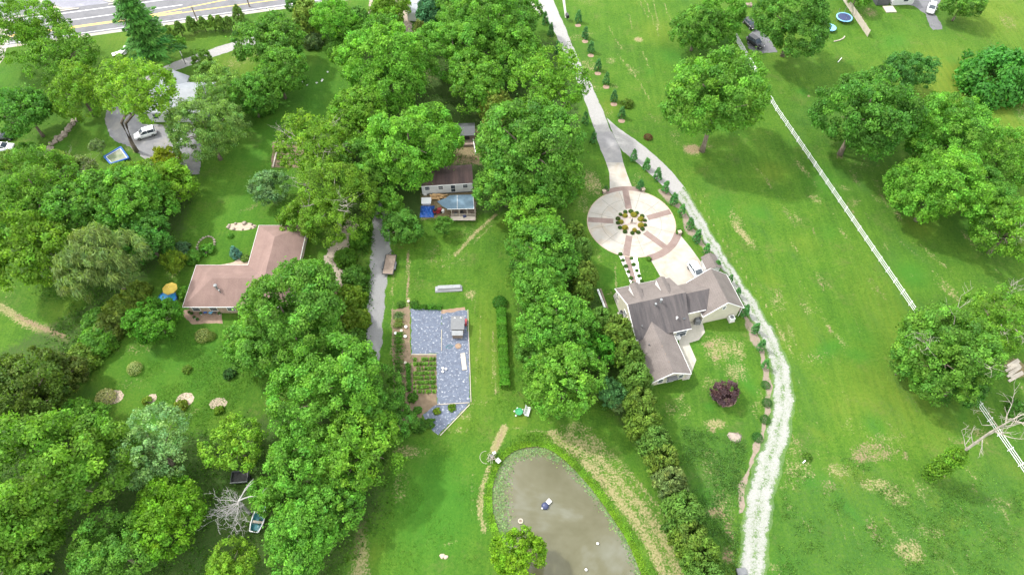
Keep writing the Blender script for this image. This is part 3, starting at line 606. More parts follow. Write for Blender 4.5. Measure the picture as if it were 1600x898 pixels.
def crown_mesh(kind, R, seed):
    global nr
    nr = np.random.default_rng(seed*101+int(R*7)+len(kind))
    if kind in ('round', 'oak', 'airy', 'willow'):
        cr, nl, den, zr, L = {'round': (.122, 10, 1.45, .95, .37), 'oak': (.105, 10, 1.5, .88, .38), 'airy': (.100, 13, 1.15, .98, .35), 'willow': (.12, 8, 1.1, .95, .42)}[kind]
        ncl = int({'round': 190, 'oak': 260, 'airy': 260, 'willow': 150}[kind]*(1 if R > 5 else .75 if R > 3 else .5)); crm = cr*R*(1 if R > 5 else 1.15 if R > 3 else 1.35)
        C, O = crown_clusters(R, zr, nl, ncl); ncl = len(C)
        per = int(den*11.5*crm*crm/(.13*min(1, .55+R*.06)) / 1.0); per = max(int(per*(1 if R > 5 else 1.35 if R > 3 else 2.6)), 26)
        rad = crm*nr.uniform(.65, 1.35, ncl); cl = np.repeat(np.arange(ncl), per); n = len(cl)
        d = unit(nr.normal(size=(n, 3))+O[cl]*.55+[0, 0, .42]); s = nr.uniform(.5, 1.08, (n, 1))**.6
        P = C[cl]+d*rad[cl][:, None]*s*[1.1, 1.1, .82]
        stray = nr.random(n) < .12; P[stray] += nr.normal(0, .3*crm+.12, (stray.sum(), 3))
        N = unit(d+nr.normal(0, .6, (n, 3))+[0, 0, .25]); Ls = L*min(1, .55+R*.06)*nr.uniform(.65, 1.35, n)
        T = None
        if kind == 'willow': T = d*.4+nr.normal(0, .3, (n, 3))+[0, 0, -1.0]; P[:, 2] -= nr.uniform(0, .5, n)*crm
        t = tints(n, cl, .24)
        if kind == 'willow': return leaf_mesh('crown', P, N, Ls*1.9, Ls*.4, t, T=T)
        return leaf_mesh('crown', P, N, Ls*1.1, Ls*.72, t)
    if kind in ('cedar', 'arbor', 'spruce', 'pine'):
        # R = radius, crown runs from z=-h/2 to h/2
        asp = {'cedar': 1.45, 'arbor': 4.2, 'spruce': 2.4, 'pine': 2.4}[kind]; h = asp*R
        if kind == 'pine':
            Pl, Nl, cl_ = [], [], []; nb = 0
            for wv in range(13):
                f = wv/12; z = -h/2+h*f; rr = R*(1-.72*f)*(.75+.35*nr.random())
                for b in range(7 if f < .8 else 5):
                    a = b*2*math.pi/7+wv*.9+nr.uniform(-.3, .3); ln = rr*nr.uniform(.7, 1.15); m = int(60*ln/R*3)+20
                    t_ = nr.uniform(.12, 1, m); wd = .28*R*np.sin(np.pi*np.clip(t_*.8+.18, 0, 1))
                    off = nr.normal(0, .5, m)*wd; ca, sa = math.cos(a), math.sin(a)
                    P = np.stack([ca*t_*ln-sa*off, sa*t_*ln+ca*off, z+t_*ln*.16-(t_**2)*ln*.12+nr.normal(0, .12, m)], 1)
                    Pl.append(P); Nl.append(unit(np.tile([ca*.25, sa*.25, 1.], (m, 1))+nr.normal(0, .35, (m, 3)))); cl_.append(np.full(m, nb)); nb += 1
            P = np.vstack(Pl); N = np.vstack(Nl); cl = np.concatenate(cl_); n = len(P)
            T = np.stack([P[:, 0], P[:, 1], np.zeros(n)], 1)+nr.normal(0, .6, (n, 3))
            return leaf_mesh('crown', P, N, .62*nr.uniform(.7, 1.2, n), .22, tints(n, cl, .18), 'needle', T=T)
        ncl = {'cedar': 95, 'arbor': 60, 'spruce': 90}[kind]; f = nr.random(ncl)**(.8 if kind == 'cedar' else 1.0); a = nr.uniform(0, 2*math.pi, ncl)
        if kind == 'cedar': prof = np.sqrt(np.clip(1-(f*1.06-.16)**2, .02, 1))*(1-.25*f)
        else: prof = (1-f)**.75*.95+.07
        rr = R*prof*nr.uniform(.72, 1.0, ncl); C = np.stack([np.cos(a)*rr, np.sin(a)*rr, -h/2+f*h], 1)
        O = unit(np.stack([np.cos(a), np.sin(a), np.full(ncl, .6)], 1)); crm = R*{'cedar': .26, 'arbor': .34, 'spruce': .26}[kind]
        per = {'cedar': 75, 'arbor': 22, 'spruce': 40}[kind] if R > 1 or kind != 'cedar' else 30
        cl = np.repeat(np.arange(ncl), per); n = len(cl); d = unit(nr.normal(size=(n, 3))+O[cl]*.7+[0, 0, .2]); P = C[cl]+d*crm*nr.uniform(.3, 1.1, (n, 1))*[1, 1, 1.25]
        N = unit(d+nr.normal(0, .5, (n, 3))); T = O[cl]+[0, 0, .9]+nr.normal(0, .4, (n, 3)); sz = (.18+.16*min(R, 2.4))*nr.uniform(.6, 1.3, n)
        return leaf_mesh('crown', P, N, sz, sz*.42, tints(n, cl, .18), 'needle', T=T)
    if kind == 'shrub':                       # R radius, sits on the ground, z from 0
        ncl = int(26+22*min(R, 3)); d = unit(nr.normal(size=(ncl, 3))); d[:, 2] = np.abs(d[:, 2]); C = d*R*nr.uniform(.62, .86, (ncl, 1))*[1, 1, .78]+[0, 0, .12*R]
        per = int(26+14*R); cl = np.repeat(np.arange(ncl), per); n = len(cl); dd = unit(nr.normal(size=(n, 3))+d[cl]*.8+[0, 0, .3]); P = C[cl]+dd*R*.24*nr.uniform(.5, 1.15, (n, 1))
        P[:, 2] = np.maximum(P[:, 2], .03); sz = min(.4, .10+.11*R)*nr.uniform(.65, 1.35, n)
        return leaf_mesh('foliage', P, unit(dd+nr.normal(0, .45, (n, 3))), sz*1.1, sz*.7, tints(n, cl, .17))
    if kind == 'ball':                        # clipped ball of tiny leaves
        n = int(420+500*R); d = unit(nr.normal(size=(n, 3))); d[:, 2] = np.abs(d[:, 2]*1.0)-.15*nr.random(n); P = d*R*nr.uniform(.82, 1.04, (n, 1))*[1, 1, .9]+[0, 0, R*.16]; P[:, 2] = np.maximum(P[:, 2], .02)
        return leaf_mesh('foliage', P, unit(d+nr.normal(0, .45, (n, 3))), (.09+.06*R)*nr.uniform(.7, 1.3, n), .07+.035*R, tints(n, nr.integers(0, 12, n), .16))
    if kind == 'plume':                       # ornamental grass: arching blades
        n = int(2600*R); a = nr.uniform(0, 2*math.pi, n); t_ = nr.uniform(.1, 1, n); ln = R*nr.uniform(.8, 1.1, n)
        P = np.stack([np.cos(a)*ln*t_, np.sin(a)*ln*t_, .2+R*1.15*np.sin(t_*2.2)*nr.uniform(.75, 1.1, n)], 1); T = np.stack([np.cos(a), np.sin(a), 1.0-1.5*t_], 1)
        return leaf_mesh('foliage', P, unit(np.stack([np.cos(a)*t_, np.sin(a)*t_, np.full(n, .7)], 1)+nr.normal(0, .3, (n, 3))), R*.42*nr.uniform(.7, 1.2, n), .10, tints(n, nr.integers(0, 20, n), .16), T=T)
def branch(m, p, d_, ln, r, depth_, rg, droop=0.0, kids=3):
    q = p; pts = [p]; rr = [r]; n = 4
    for i in range(n):
        d_ = (d_+Vector((rg.uniform(-.25, .25), rg.uniform(-.25, .25), rg.uniform(-.2, .2)-droop))).normalized(); q = q+d_*ln/n; pts.append(q); rr.append(r*(1-.75*(i+1)/n))
    m.tube(pts, [max(.010, x) for x in rr], 6 if r > .05 else 4)
    if depth_ > 0:
        for k in range(kids):
            i = rg.randint(1, n); ax = Vector((rg.uniform(-1, 1), rg.uniform(-1, 1), rg.uniform(-.3, .6))).normalized(); branch(m, pts[i], (d_*.75+ax*.8).normalized(), ln*rg.uniform(.4, .7), rr[i]*.75+.01, depth_-1, rg, droop, kids)
NOMINAL = {'round': (2.2, 4, 6.5, 9.5), 'oak': (4, 6.5, 9.5), 'airy': (2.2, 4, 6.5, 9.5), 'willow': (3, 7), 'cedar': (.8, 1.6, 2.6), 'arbor': (.8,), 'spruce': (1, 2), 'pine': (5,), 'shrub': (.6, 1.4, 3, 5), 'ball': (.45, 1.0, 3.5), 'plume': (1.2, 2.2)}
VARIANTS = {'round': 4, 'oak': 5, 'airy': 4, 'cedar': 3, 'shrub': 3, 'arbor': 3, 'spruce': 2}
CROWN = {}
def crown(kind, r, seed):
    R0 = min(NOMINAL[kind], key=lambda x: abs(math.log(x/r))); key = (kind, R0, seed % VARIANTS.get(kind, 1))
    if key not in CROWN: CROWN[key] = crown_mesh(kind, R0, key[2]+1)
    return CROWN[key], r/R0

Y, Y2, MG, DG, LG, BG, OL, GR_, BR, YY = (.108, .235, .022), (.090, .222, .024), (.078, .215, .030), (.056, .172, .028), (.122, .248, .062), (.090, .215, .100), (.100, .190, .028), (.140, .225, .085), (.088, .240, .030), (.165, .270, .022)
TREES = []; NSEED = [0]
def tree(kind, px, py, rpx, hc, col, label, zr=1.0, group=None, cat='tree', trunk='bark', lean=None, name=None, split=False, rot=None, base=None, jit=.13, twigs=False):
    """px, py: middle of the crown in the photo, hc: its height above the ground in metres, rpx: its half width in photo pixels"""
    NSEED[0] += 1; sd_ = NSEED[0]; rg = random.Random(sd_*13)
    r0 = rpx*mpp(at(px, py, hc))
    if kind in ('round', 'oak', 'airy') and not base: hc = min(hc, .92*r0+1.0)
    c = at(px, py, hc); r = rpx*mpp(c)*(1.10 if kind in ('round', 'oak', 'airy', 'willow') else 1.04)
    me, s = crown(kind, r, sd_)
    nm = name or {'pine': 'pine_tree', 'cedar': 'cedar_tree', 'arbor': 'columnar_evergreen', 'spruce': 'spruce_tree', 'willow': 'weeping_tree'}.get(kind, 'broadleaf_tree')
    b = at(*base) if base else Vector((c.x, c.y, 0))
    t = thing(nm, label, cat, (b.x, b.y, 0), 0, group)
    off = Vector((c.x-b.x, c.y-b.y, hc))
    o = bpy.data.objects.new('crown', me); COL.objects.link(o); o.parent = t; o.location = off; o.scale = (s, s*rg.uniform(.94, 1.06), s*zr); o.rotation_euler = (rg.uniform(-.06, .06) if kind == 'arbor' else 0, rg.uniform(-.06, .06) if kind == 'arbor' else 0, rg.uniform(0, 6.28) if rot is None else rot)
    k0 = 1+rg.uniform(-jit, jit); k = [k0*(1+rg.uniform(-.06, .06)), k0]
    o.color = (col[0]*k[0], col[1]*k[1], col[2], 1)
    m = MB(); rt = max(.06, r*.045 if kind not in ('cedar', 'arbor', 'spruce') else r*.09)
    if kind in ('round', 'oak', 'airy', 'willow'):
        forks = [(0, 0)] if not split else [(-.9, .2), (.7, -.1)]
        for fx, fy in forks:
            top = off+Vector((fx*1.6, fy*1.6, -r*.12)); midp = Vector((fx*.55, fy*.55, hc*.42)) + off*.12*(1 if base else 0)
            m.tube([(0, 0, -.1), (fx*.1, fy*.1, hc*.15), midp, top, off+Vector((fx*2, fy*2, r*.35))], [rt*1.35, rt, rt*.85, rt*.6, rt*.2], 9)
            for i in range(5 if r > 4 else 3):
                a = rg.uniform(0, 6.28); q = off+Vector((math.cos(a)*r*.62, math.sin(a)*r*.62, rg.uniform(-.1, .32)*r*zr)); st = midp.lerp(top, rg.uniform(.2, .9))
                m.tube([st, st.lerp(q, .5)+Vector((0, 0, r*.08)), q], [rt*.5, rt*.33, rt*.1], 6)
    else: m.tube([(0, 0, -.05), (0, 0, hc), off+Vector((0, 0, r*(.5 if kind == 'cedar' else 1.0)))], [rt*1.2, rt, rt*.15], 7)
    m.build('trunk', trunk, t, True)
    if twigs:
        for i in range(7):
            m = MB(); a = rg.uniform(0, 6.28); branch(m, off+Vector((math.cos(a)*r*.45, math.sin(a)*r*.45, r*zr*.35)), Vector((math.cos(a), math.sin(a), rg.uniform(.3, 1.2))).normalized(), r*rg.uniform(.35, .6),   .07, 2, rg, .02, 3)
            m.build('bare_branch', 'pale_bark', t)
    return t
def shrub(kind, px, py, rpx, col, label, group=None, cat='shrub', name='shrub', zr=1.0, jit=.06, hz=0):
    NSEED[0] += 1; sd_ = NSEED[0]; rg = random.Random(sd_*17)
    c0 = at(px, py, .5 * rpx*.12); r = rpx*mpp(c0); c = at(px, py, hz+r*.5*zr); me, s = crown(kind, r, sd_)
    o = bpy.data.objects.new(name, me); COL.objects.link(o); o.location = (c.x, c.y, hz); o.scale = (s, s*rg.uniform(.93, 1.07), s*zr); o.rotation_euler = (0, 0, rg.uniform(0, 6.28))
    g_ = rg.uniform(.86, 1.14); o.scale = tuple(x*g_ for x in o.scale); k = [1+rg.uniform(-jit, jit) for _ in range(2)]; o.color = (col[0]*k[0], col[1]*k[1], col[2], 1); return tag(o, label, cat, group)
ORD = ['first', 'second', 'third', 'fourth', 'fifth', 'sixth', 'seventh', 'eighth', 'ninth', 'tenth', 'eleventh', 'twelfth', 'thirteenth', 'fourteenth', 'fifteenth', 'sixteenth', 'seventeenth', 'eighteenth', 'nineteenth', 'twentieth', 'twenty-first', 'twenty-second', 'twenty-third', 'twenty-fourth']

# ---- top left
tree('airy', 40, 52, 58, 12, Y2, 'tall yellow-green tree in the top left corner of the photo beside the road')
tree('airy', 98, 92, 46, 11, Y2, 'feathery green tree leaning over the grass verge just below the highway')
tree('airy', 122, 142, 48, 10, Y, 'yellow-green spreading tree above the field stone wall')
tree('airy', 216, 148, 57, 14, Y, 'twin-trunked tree standing at the edge of the grey parking court', base=(214, 237), split=True, zr=.85)
tree('oak', 40, 176, 46, 8, DG, 'dark green tree at the left edge above the parked vehicles')
shrub('shrub', 38, 236, 25, MG, 'dense bush between the two parked vehicles and the stone wall'); shrub('shrub', 12, 248, 18, OL, 'olive bush at the left edge just below the parked vehicles')
tree('pine', 212, 28, 48, 13, (0.045, 0.152, 0.024), 'tall dark pine with layered boughs standing beside the highway', zr=1.0, base=(228, 76))
shrub('shrub', 232, 84, 16, (0.026, 0.112, 0.066), 'low bluish spreading evergreen at the foot of the tall pine')
for i, (x, y, r) in enumerate(((264, 50, 9), (279, 42, 8), (298, 36, 10), (316, 35, 8), (331, 33, 8), (343, 34, 9), (357, 34, 8), (371, 19, 10))):
    tree('spruce', x, y, r*.95, 2.6, (0.079, 0.172, 0.026), ORD[i]+' of the young evergreens lining the highway, counted from the tall pine', zr=.85, group='young evergreens along the highway', name='young_evergreen')
tree('round', 277, 68, 11, 2.6, MG, 'small round tree on the grass above the concrete driveway')
tree('oak', 318, 95, 16, 4, (0.066, 0.158, 0.026), 'small dark tree overhanging the lower edge of the concrete driveway')
tree('airy', 342, 146, 41, 8, LG, 'pale green feathery tree behind the light grey roof')
tree('airy', 324, 206, 57, 9.5, LG, 'large pale green tree shading the right side of the parking court')
tree('round', 262, 250, 20, 7.5, (.23, .32, .018), 'bright yellow-green young tree at the bottom of the parking court')
tree('round', 214, 286, 42, 7.5, Y, 'bright green spreading tree just below the blue-rimmed play frame')
tree('airy', 151, 229, 11, 2.4, GR_, 'thin pale sapling beside the blue-rimmed play frame', trunk='pale_bark')
tree('oak', 424, 68, 50, 12, MG, 'tall tree at the top of the long narrow lawn, left side')
tree('round', 434, 118, 42, 9, MG, 'shaded dark tree at the left edge of the long narrow lawn'); tree('oak', 392, 150, 38, 8, MG, 'dark low tree between the pale feathery tree and the narrow lawn')
shrub('shrub', 410, 160, 20, MG, 'low thicket bush under the trees on the left edge of the narrow lawn')
tree('round', 524, 36, 36, 8, BR, 'bushy bright green tree closing the upper end of the narrow lawn'); tree('cedar', 482, 28, 24, 4, OL, 'brownish olive cedar between the highway and the narrow lawn', zr=1.1)
tree('cedar', 562, 30, 18, 4, DG, 'dark cedar beside the narrow track at the top of the photo'); tree('oak', 466, 4, 18, 4, DG, 'small dark tree against the highway at the top edge')
shrub('shrub', 488, 62, 18, (0.092, 0.172, 0.066), 'greyish bush at the upper left corner of the narrow lawn'); shrub('shrub', 532, 74, 26, MG, 'low spreading bush in front of the bright green tree on the narrow lawn')
tree('round', 610, 14, 28, 7, Y, 'yellow-green tree between the two narrow tracks at the top edge'); tree('airy', 598, 48, 30, 7, MG, 'green tree just below the yellow-green one between the two tracks')
tree('cedar', 672, 22, 22, 5, (0.040, 0.132, 0.059), 'bluish dark cedar beside the white trailer at the top', zr=1.2); tree('spruce', 657, 48, 13, 5, (0.079, 0.119, 0.026), 'thin brownish conifer beside the track below the white trailer')
# ---- top centre woods
tree('oak', 606, 112, 68, 11, BR, 'huge bright green tree with billowing crown at the right of the narrow lawn')
tree('oak', 708, 78, 56, 12, MG, 'tall tree right of the billowing tree, in the upper woods'); tree('oak', 764, 46, 58, 12, BR, 'large bright tree at the top of the woods left of the curved drive'); tree('round', 806, 92, 46, 11, MG, 'dense green tree in the woods nearest the curved drive')
tree('oak', 742, 128, 50, 11, MG, 'broad green tree above the dark shed in the woods'); tree('round', 716, 18, 36, 9, MG, 'green tree at the top edge above the woods'); tree('oak', 810, 30, 38, 10, MG, 'tree at the top edge where the curved drive enters the photo')
tree('airy', 860, 132, 52, 12, Y2, 'loose yellowish tree leaning over the curved drive', base=(880, 188))
tree('cedar', 776, 166, 26, 5, (0.099, 0.165, 0.026), 'olive cedar beside the dark shed in the woods', zr=1.0)
tree('airy', 492, 240, 58, 13, Y, 'tall yellow-green sycamore over the garden plot of the narrow lawn', twigs=True, trunk='pale_bark', split=True); tree('airy', 520, 318, 62, 12, Y, 'yellow-green tree over the upper end of the gravel driveway', twigs=True, trunk='pale_bark')
tree('oak', 640, 226, 72, 12, BR, 'large bright tree over the maroon roof'); tree('round', 572, 262, 46, 11, MG, 'green tree between the sycamore and the large bright tree'); tree('oak', 560, 190, 50, 11, Y2, 'green tree above the sycamore at the edge of the narrow lawn')
tree('oak', 828, 236, 82, 12, BR, 'very broad light green tree right of the maroon roof'); tree('round', 790, 290, 44, 9, BR, 'lower green tree beside the yellow clearing near the maroon roof'); tree('round', 870, 290, 36, 8, MG, 'green tree at the lower right of the very broad tree')
tree('round', 628, 356, 28, 7, DG, 'dark leafy tree between the gravel driveway and the blue tarp'); tree('round', 604, 320, 26, 9, MG, 'small tree overhanging the head of the gravel driveway'); tree('round', 693, 352, 14, 2.4, MG, 'small bushy tree in front of the deck of the sheet-roofed porch')
tree('round', 470, 338, 30, 8, Y, 'tree with light leaves above the pinkish roof')
# ---- column of trees left of the circle
tree('oak', 832, 352, 48, 10, BR, 'uppermost of the dense trees in the column left of the circle drive'); tree('oak', 850, 398, 50, 10, BR, 'second tree down the dense column left of the circle drive'); tree('round', 838, 444, 44, 9, BR, 'third tree down the dense column, above a gap of lawn')
tree('oak', 872, 512, 56, 10, BR, 'large tree left of the tan house'); tree('oak', 884, 592, 60, 10, BR, 'large tree below and left of the tan house, above the pond'); tree('round', 938, 548, 26, 8, (0.062, 0.224, 0.022), 'vivid green small tree touching the cedars left of the tan house'); tree('round', 836, 548, 28, 8, MG, 'leafy tree on the lawn side of the large trees above the pond')
tree('round', 955, 612, 21, 5, (.070, .200, .080), 'bluish green round tree above the pond bank')
for i, (x, y, r) in enumerate(((898, 362, 15), (908, 392, 17), (914, 428, 18), (912, 455, 15), (938, 500, 20), (964, 520, 24), (980, 556, 24), (994, 592, 24), (1000, 626, 23), (1006, 660, 24), (1024, 690, 23), (1036, 718, 25), (1046, 752, 27), (1066, 800, 28), (1076, 838, 26), (1092, 866, 30), (1100, 905, 30))):
    tree('cedar', x, y, r*(.98+.14*((i*7)%4)/3), 3.4+.6*((i*5)%3), (.100, .165, .05) if i == 12 else [(.070, .150, .020), (.060, .142, .022), (.074, .142, .020)][i % 3], ORD[i]+' evergreen from the top in the row running down past the house to the pond', group='evergreens in the row past the house', zr=1.25, jit=.05)
tree('airy', 963, 634, 10, 3.4, GR_, 'spindly bare-limbed small tree on the pond bank', trunk='pale_bark')
tree('round', 812, 872, 40, 7, (.10, .22, .012), 'bright light green tree standing at the bottom edge against the pond')
# ---- lower left
tree('oak', 446, 494, 84, 10, BR, 'great maple hiding the right end of the pinkish roof'); tree('round', 400, 535, 44, 8, MG, 'lower tree at the left foot of the great maple'); tree('round', 490, 440, 30, 8, MG, 'tree between the pinkish roof and the tan gravel turnaround')
tree('oak', 520, 612, 88, 11, BR, 'largest tree below the gravel driveway'); tree('oak', 560, 700, 64, 10, Y2, 'dark-veined tree left of the lower lawn'); tree('oak', 478, 720, 62, 10, BR, 'broad tree in the middle of the lower woods'); tree('round', 592, 612, 34, 8, MG, 'tree beside the vegetable garden at the foot of the gravel driveway')
tree('round', 470, 850, 58, 9, BR, 'light green tree at the bottom edge beside the tan grass strip'); tree('oak', 520, 790, 44, 9, MG, 'tree above the tan grass strip in the lower woods'); tree('round', 424, 772, 34, 8, MG, 'tree right of the grey dead tree'); tree('round', 360, 884, 36, 7, Y, 'yellowish tree below the grey dead tree at the bottom edge')
tree('airy', 368, 694, 45, 6, (.125, .275, .03), 'pale feathery tree right of the silvery tree in the lower left lawn'); tree('round', 620, 655, 30, 6, MG, 'bushy tree beside the lower end of the vegetable garden')
tree('airy', 244, 702, 60, 8, (.155, .290, .125), 'silvery blue-green tree in the lower left woods'); tree('oak', 84, 752, 108, 11, Y2, 'enormous yellow-green tree filling the lower left'); tree('round', 262, 800, 60, 9, (0.084, 0.207, 0.013), 'bright green tree below the silvery tree'); tree('round', 182, 862, 60, 8, BR, 'green tree at the bottom edge right of the enormous tree')
tree('round', 130, 652, 36, 6, MG, 'shadowed leafy tree above the enormous yellow-green tree'); tree('oak', 30, 860, 70, 8, Y2, 'tree in the bottom left corner'); shrub('shrub', 40, 892, 30, (0.079, 0.185, 0.066), 'ground-hugging bush in the bottom left corner')
tree('oak', 38, 628, 72, 6, (0.059, 0.112, 0.018), 'dark brownish tree at the left edge below the worn field'); tree('round', 92, 590, 36, 4, (0.079, 0.132, 0.026), 'dark bushy tree at the lower end of the hedgerow')
for i, (x, y, r) in enumerate(((190, 482, 28), (172, 506, 28), (152, 532, 28), (130, 556, 28), (108, 576, 26), (150, 500, 24), (210, 458, 24))):
    shrub('shrub', x, y, r, [OL, (0.079, 0.132, 0.026), MG][i % 3], ORD[i]+' bush down the hedgerow between the worn field and the left lawn', group='hedgerow bushes beside the worn field', cat='bush', name='hedgerow_bush', zr=1.0)
# ---- middle left woods
tree('airy', 58, 296, 62, 9, Y2, 'yellow-green tree at the left edge above the worn field'); tree('oak', 52, 388, 64, 9, Y, 'wide yellow-green tree just above the worn field at the left'); tree('oak', 142, 322, 58, 9, MG, 'green tree in the middle of the left woods'); tree('oak', 212, 322, 54, 9, BR, 'bright tree in the left woods next to the lawn')
tree('round', 266, 286, 36, 8, Y, 'tree of the left woods nearest the parking court'); tree('willow', 164, 414, 62, 9, (0.112, 0.178, 0.066), 'grey-green weeping tree in front of the left woods', zr=1.05); tree('round', 228, 372, 40, 8, DG, 'dark tree beside the grey-green weeping tree'); tree('cedar', 96, 262, 26, 5, OL, 'olive cedar at the top of the left woods', zr=1.0)
tree('airy', 120, 272, 30, 7, GR_, 'greyish thin-leaved tree at the top of the left woods', twigs=True); tree('round', 22, 330, 36, 8, MG, 'green tree at the very left of the woods')
tree('round', 246, 504, 36, 3.4, (0.056, 0.190, 0.018), 'low round tree on the lawn below the round blue pool', jit=.02)
tree('willow', 270, 408, 20, 3, (0.112, 0.213, 0.020), 'small weeping tree above the yellow parasol', name='weeping_tree'); shrub('shrub', 290, 455, 17, BR, 'leafy bush against the left end of the pinkish roof'); shrub('shrub', 283, 388, 14, (0.066, 0.158, 0.079), 'bluish bush beside the small weeping tree'); shrub('shrub', 300, 400, 15, MG, 'green bush between the weeping tree and the pinkish roof')
shrub('shrub', 322, 388, 13, MG, 'flowering bush growing inside the stone ring bed'); tree('spruce', 366, 393, 8, 1.3, (0.066, 0.185, 0.172), 'small blue spruce on the lawn above the pinkish roof')
tree('round', 420, 292, 26, 6, (.115, .235, .105), 'round bluish green tree below the garden plot on the narrow lawn')
shrub('shrub', 382, 402, 9, LG, 'small pale bush beside the blue spruce at the roof corner'); shrub('ball', 360, 368, 5, MG, 'tiny dark shrub on the lawn below the rock bed')
# ---- right pasture
tree('oak', 1088, 46, 36, 9, MG, 'tree at the top between the dead grass rows and the privacy fence'); tree('round', 1128, 30, 36, 10, BR, 'bright tree at the top just left of the dark parked truck'); tree('oak', 1122, 152, 77, 13, MG, 'big spreading shade tree alone on the pasture left of the white fence', base=(1097, 236))
tree('oak', 1240, 36, 56, 10, MG, 'big tree at the top beside the two trampolines', base=(1222, 88)); tree('oak', 1350, 176, 77, 11, (0.059, 0.178, 0.026), 'big dark green shade tree right of the white fence', base=(1312, 241)); tree('round', 1418, 116, 36, 7, (0.053, 0.165, 0.040), 'bluish dark tree behind the big dark shade tree')
shrub('shrub', 1564, 112, 62, (0.046, 0.185, 0.029), 'huge dome-shaped dark shrub in the top right corner of the pasture', zr=1.0, name='dome_shrub'); tree('oak', 1480, 212, 65, 11, BR, 'bright tree at the top of the right grove'); tree('oak', 1464, 300, 66, 11, BR, 'largest bright tree on the left of the right grove'); tree('airy', 1570, 245, 48, 10, BR, 'light tree at the right edge of the right grove'); tree('airy', 1578, 360, 56, 10, Y2, 'thin tree with bare twigs at the lower right of the right grove', twigs=True); tree('round', 1540, 300, 40, 10, MG, 'dark tree inside the right grove')
tree('oak', 1476, 550, 72, 9, (.088, .225, .03), 'large feathery tree hiding a stretch of the white fence', twigs=True); tree('airy', 1560, 500, 52, 8, Y2, 'loose tree with grey twigs above the pale boards at the right edge', twigs=True); tree('round', 1412, 572, 20, 4, MG, 'small dark tree at the left foot of the large feathery tree'); tree('round', 1500, 596, 40, 5, DG, 'dark lower tree under the large feathery tree')
tree('round', 1505, 4, 28, 5, MG, 'dense tree at the top right beside the parked white car'); shrub('shrub', 1596, 640, 18, DG, 'dark bush at the right edge beside the white fence'); tree('round', 1340, -8, 20, 5, MG, 'tree at the top edge beside the privacy fence')
tree('round', 1134, 614, 19, 1.9, (.075, .045, .062), 'small purple-leaved tree in a ring of mulch behind the house', zr=1.05, jit=.02)
shrub('ball', 1013, 213, 8, (.11, .06, .045), 'reddish round shrub on the grass right of the lane fork'); shrub('shrub', 981, 160, 11, (0.079, 0.172, 0.026), 'loose bush among the young evergreens right of the drive')
# ---- columnar evergreens
for i, (x, y) in enumerate(((810, 6), (852, 32), (861, 50), (872, 78), (915, 187), (928, 217))):
    tree('arbor', x, y-3, 5.4, 1.5, (0.046, 0.152, 0.045), ORD[i]+' columnar evergreen down the left side of the curved drive', group='columnar evergreens left of the curved drive')
for i, (x, y) in enumerate(((904, 28), (915, 53), (924, 75), (935, 103), (948, 124), (960, 151), (972, 177))):
    tree('arbor', x, y-2, 5.4, 1.5, (0.046, 0.152, 0.048), ORD[i]+' columnar evergreen from the top along the right side of the curved drive', group='columnar evergreens right of the curved drive', zr=.85)
    c = at(x-1, y+12); 
    flat('mulch_ring', [(c.x+.75*math.cos(a), c.y+.7*math.sin(a)) for a in np.linspace(0, 6.28, 14)[:-1]], .011, 'mulch', jit=.05)
for i, (x, y) in enumerate(((991, 242), (1011, 256), (1028, 272), (1041, 291), (1054, 310), (1066, 327), (1079, 348), (1090, 368), (1105, 388), (1121, 414), (1142, 434), (1154, 455), (1166, 484), (1182, 511), (1191, 538), (1197, 567))):
    tree('arbor', x, y, (5.6+.9*((i*37)%5)/4) if i not in (10, 11) else 4.4, 1.5, (0.048, 0.172, 0.045), ORD[i]+' columnar evergreen from the fork along the house side of the gravel lane', group='columnar evergreens along the gravel lane', zr=.85)
for i, (x, y) in enumerate(((1197, 600), (1199, 628), (1196, 654), (1184, 682))): shrub('ball', x, y, 8.5, (0.040, 0.132, 0.033), ORD[i]+' round shrub at the lower end of the mulch strip beside the gravel lane', 'round shrubs beside the gravel lane')
tree('arbor', 1001, 288, 6, 1.2, (0.029, 0.119, 0.034), 'small columnar evergreen at the right end of the upper paver arc', zr=.7); tree('arbor', 947, 294, 4, .8, (0.040, 0.119, 0.034), 'tiny dark evergreen at the left end of the upper paver arc', zr=.6)
# ---- ball shrubs of the circle bed and the garden path
Z4 = lambda q: (960+q[0]/8.163, 290+q[1]/8.163)
for i, q in enumerate(((212, 325), (288, 342), (355, 382), (390, 438), (392, 495), (360, 548), (305, 590), (230, 598), (137, 582), (72, 530), (47, 470), (47, 415), (80, 362), (140, 330))):
    x, y = Z4(q); shrub('ball', x, y, 3.5, (.050, .105, .024), ORD[i]+' dark ball shrub clockwise round the rim of the circle bed', 'dark ball shrubs round the circle bed', hz=.04)
for i, q in enumerate(((250, 365), (338, 420), (340, 500), (258, 560), (135, 530), (85, 455), (137, 375))):
    x, y = Z4(q); shrub('ball', x, y, 4.6, (.21, .22, .03), ORD[i]+' golden ball shrub clockwise inside the circle bed', 'golden ball shrubs inside the circle bed', hz=.04)
Z11 = lambda q: (900+q[0]/4.489, 270+q[1]/4.489)
for side, l in (('left', ((312, 568), (330, 610), (350, 652), (367, 690), (386, 735), (402, 770))), ('right', ((390, 597), (405, 640), (427, 682), (442, 720), (460, 755)))):
    for i, q in enumerate(l):
        x, y = Z11(q); shrub('ball', x, y, 3.3, (0.046, 0.132, 0.021), ORD[i]+' clipped ball shrub down the '+side+' side of the garden path', 'clipped ball shrubs '+side+' of the garden path', hz=.014)
shrub('ball', *Z11((512, 600)), 5, (0.066, 0.172, 0.026), 'larger round shrub at the lower corner of the circle drive'); shrub('shrub', *Z11((725, 408)), 7, (0.053, 0.158, 0.026), 'green bush at the outer end of the lower paver arc')
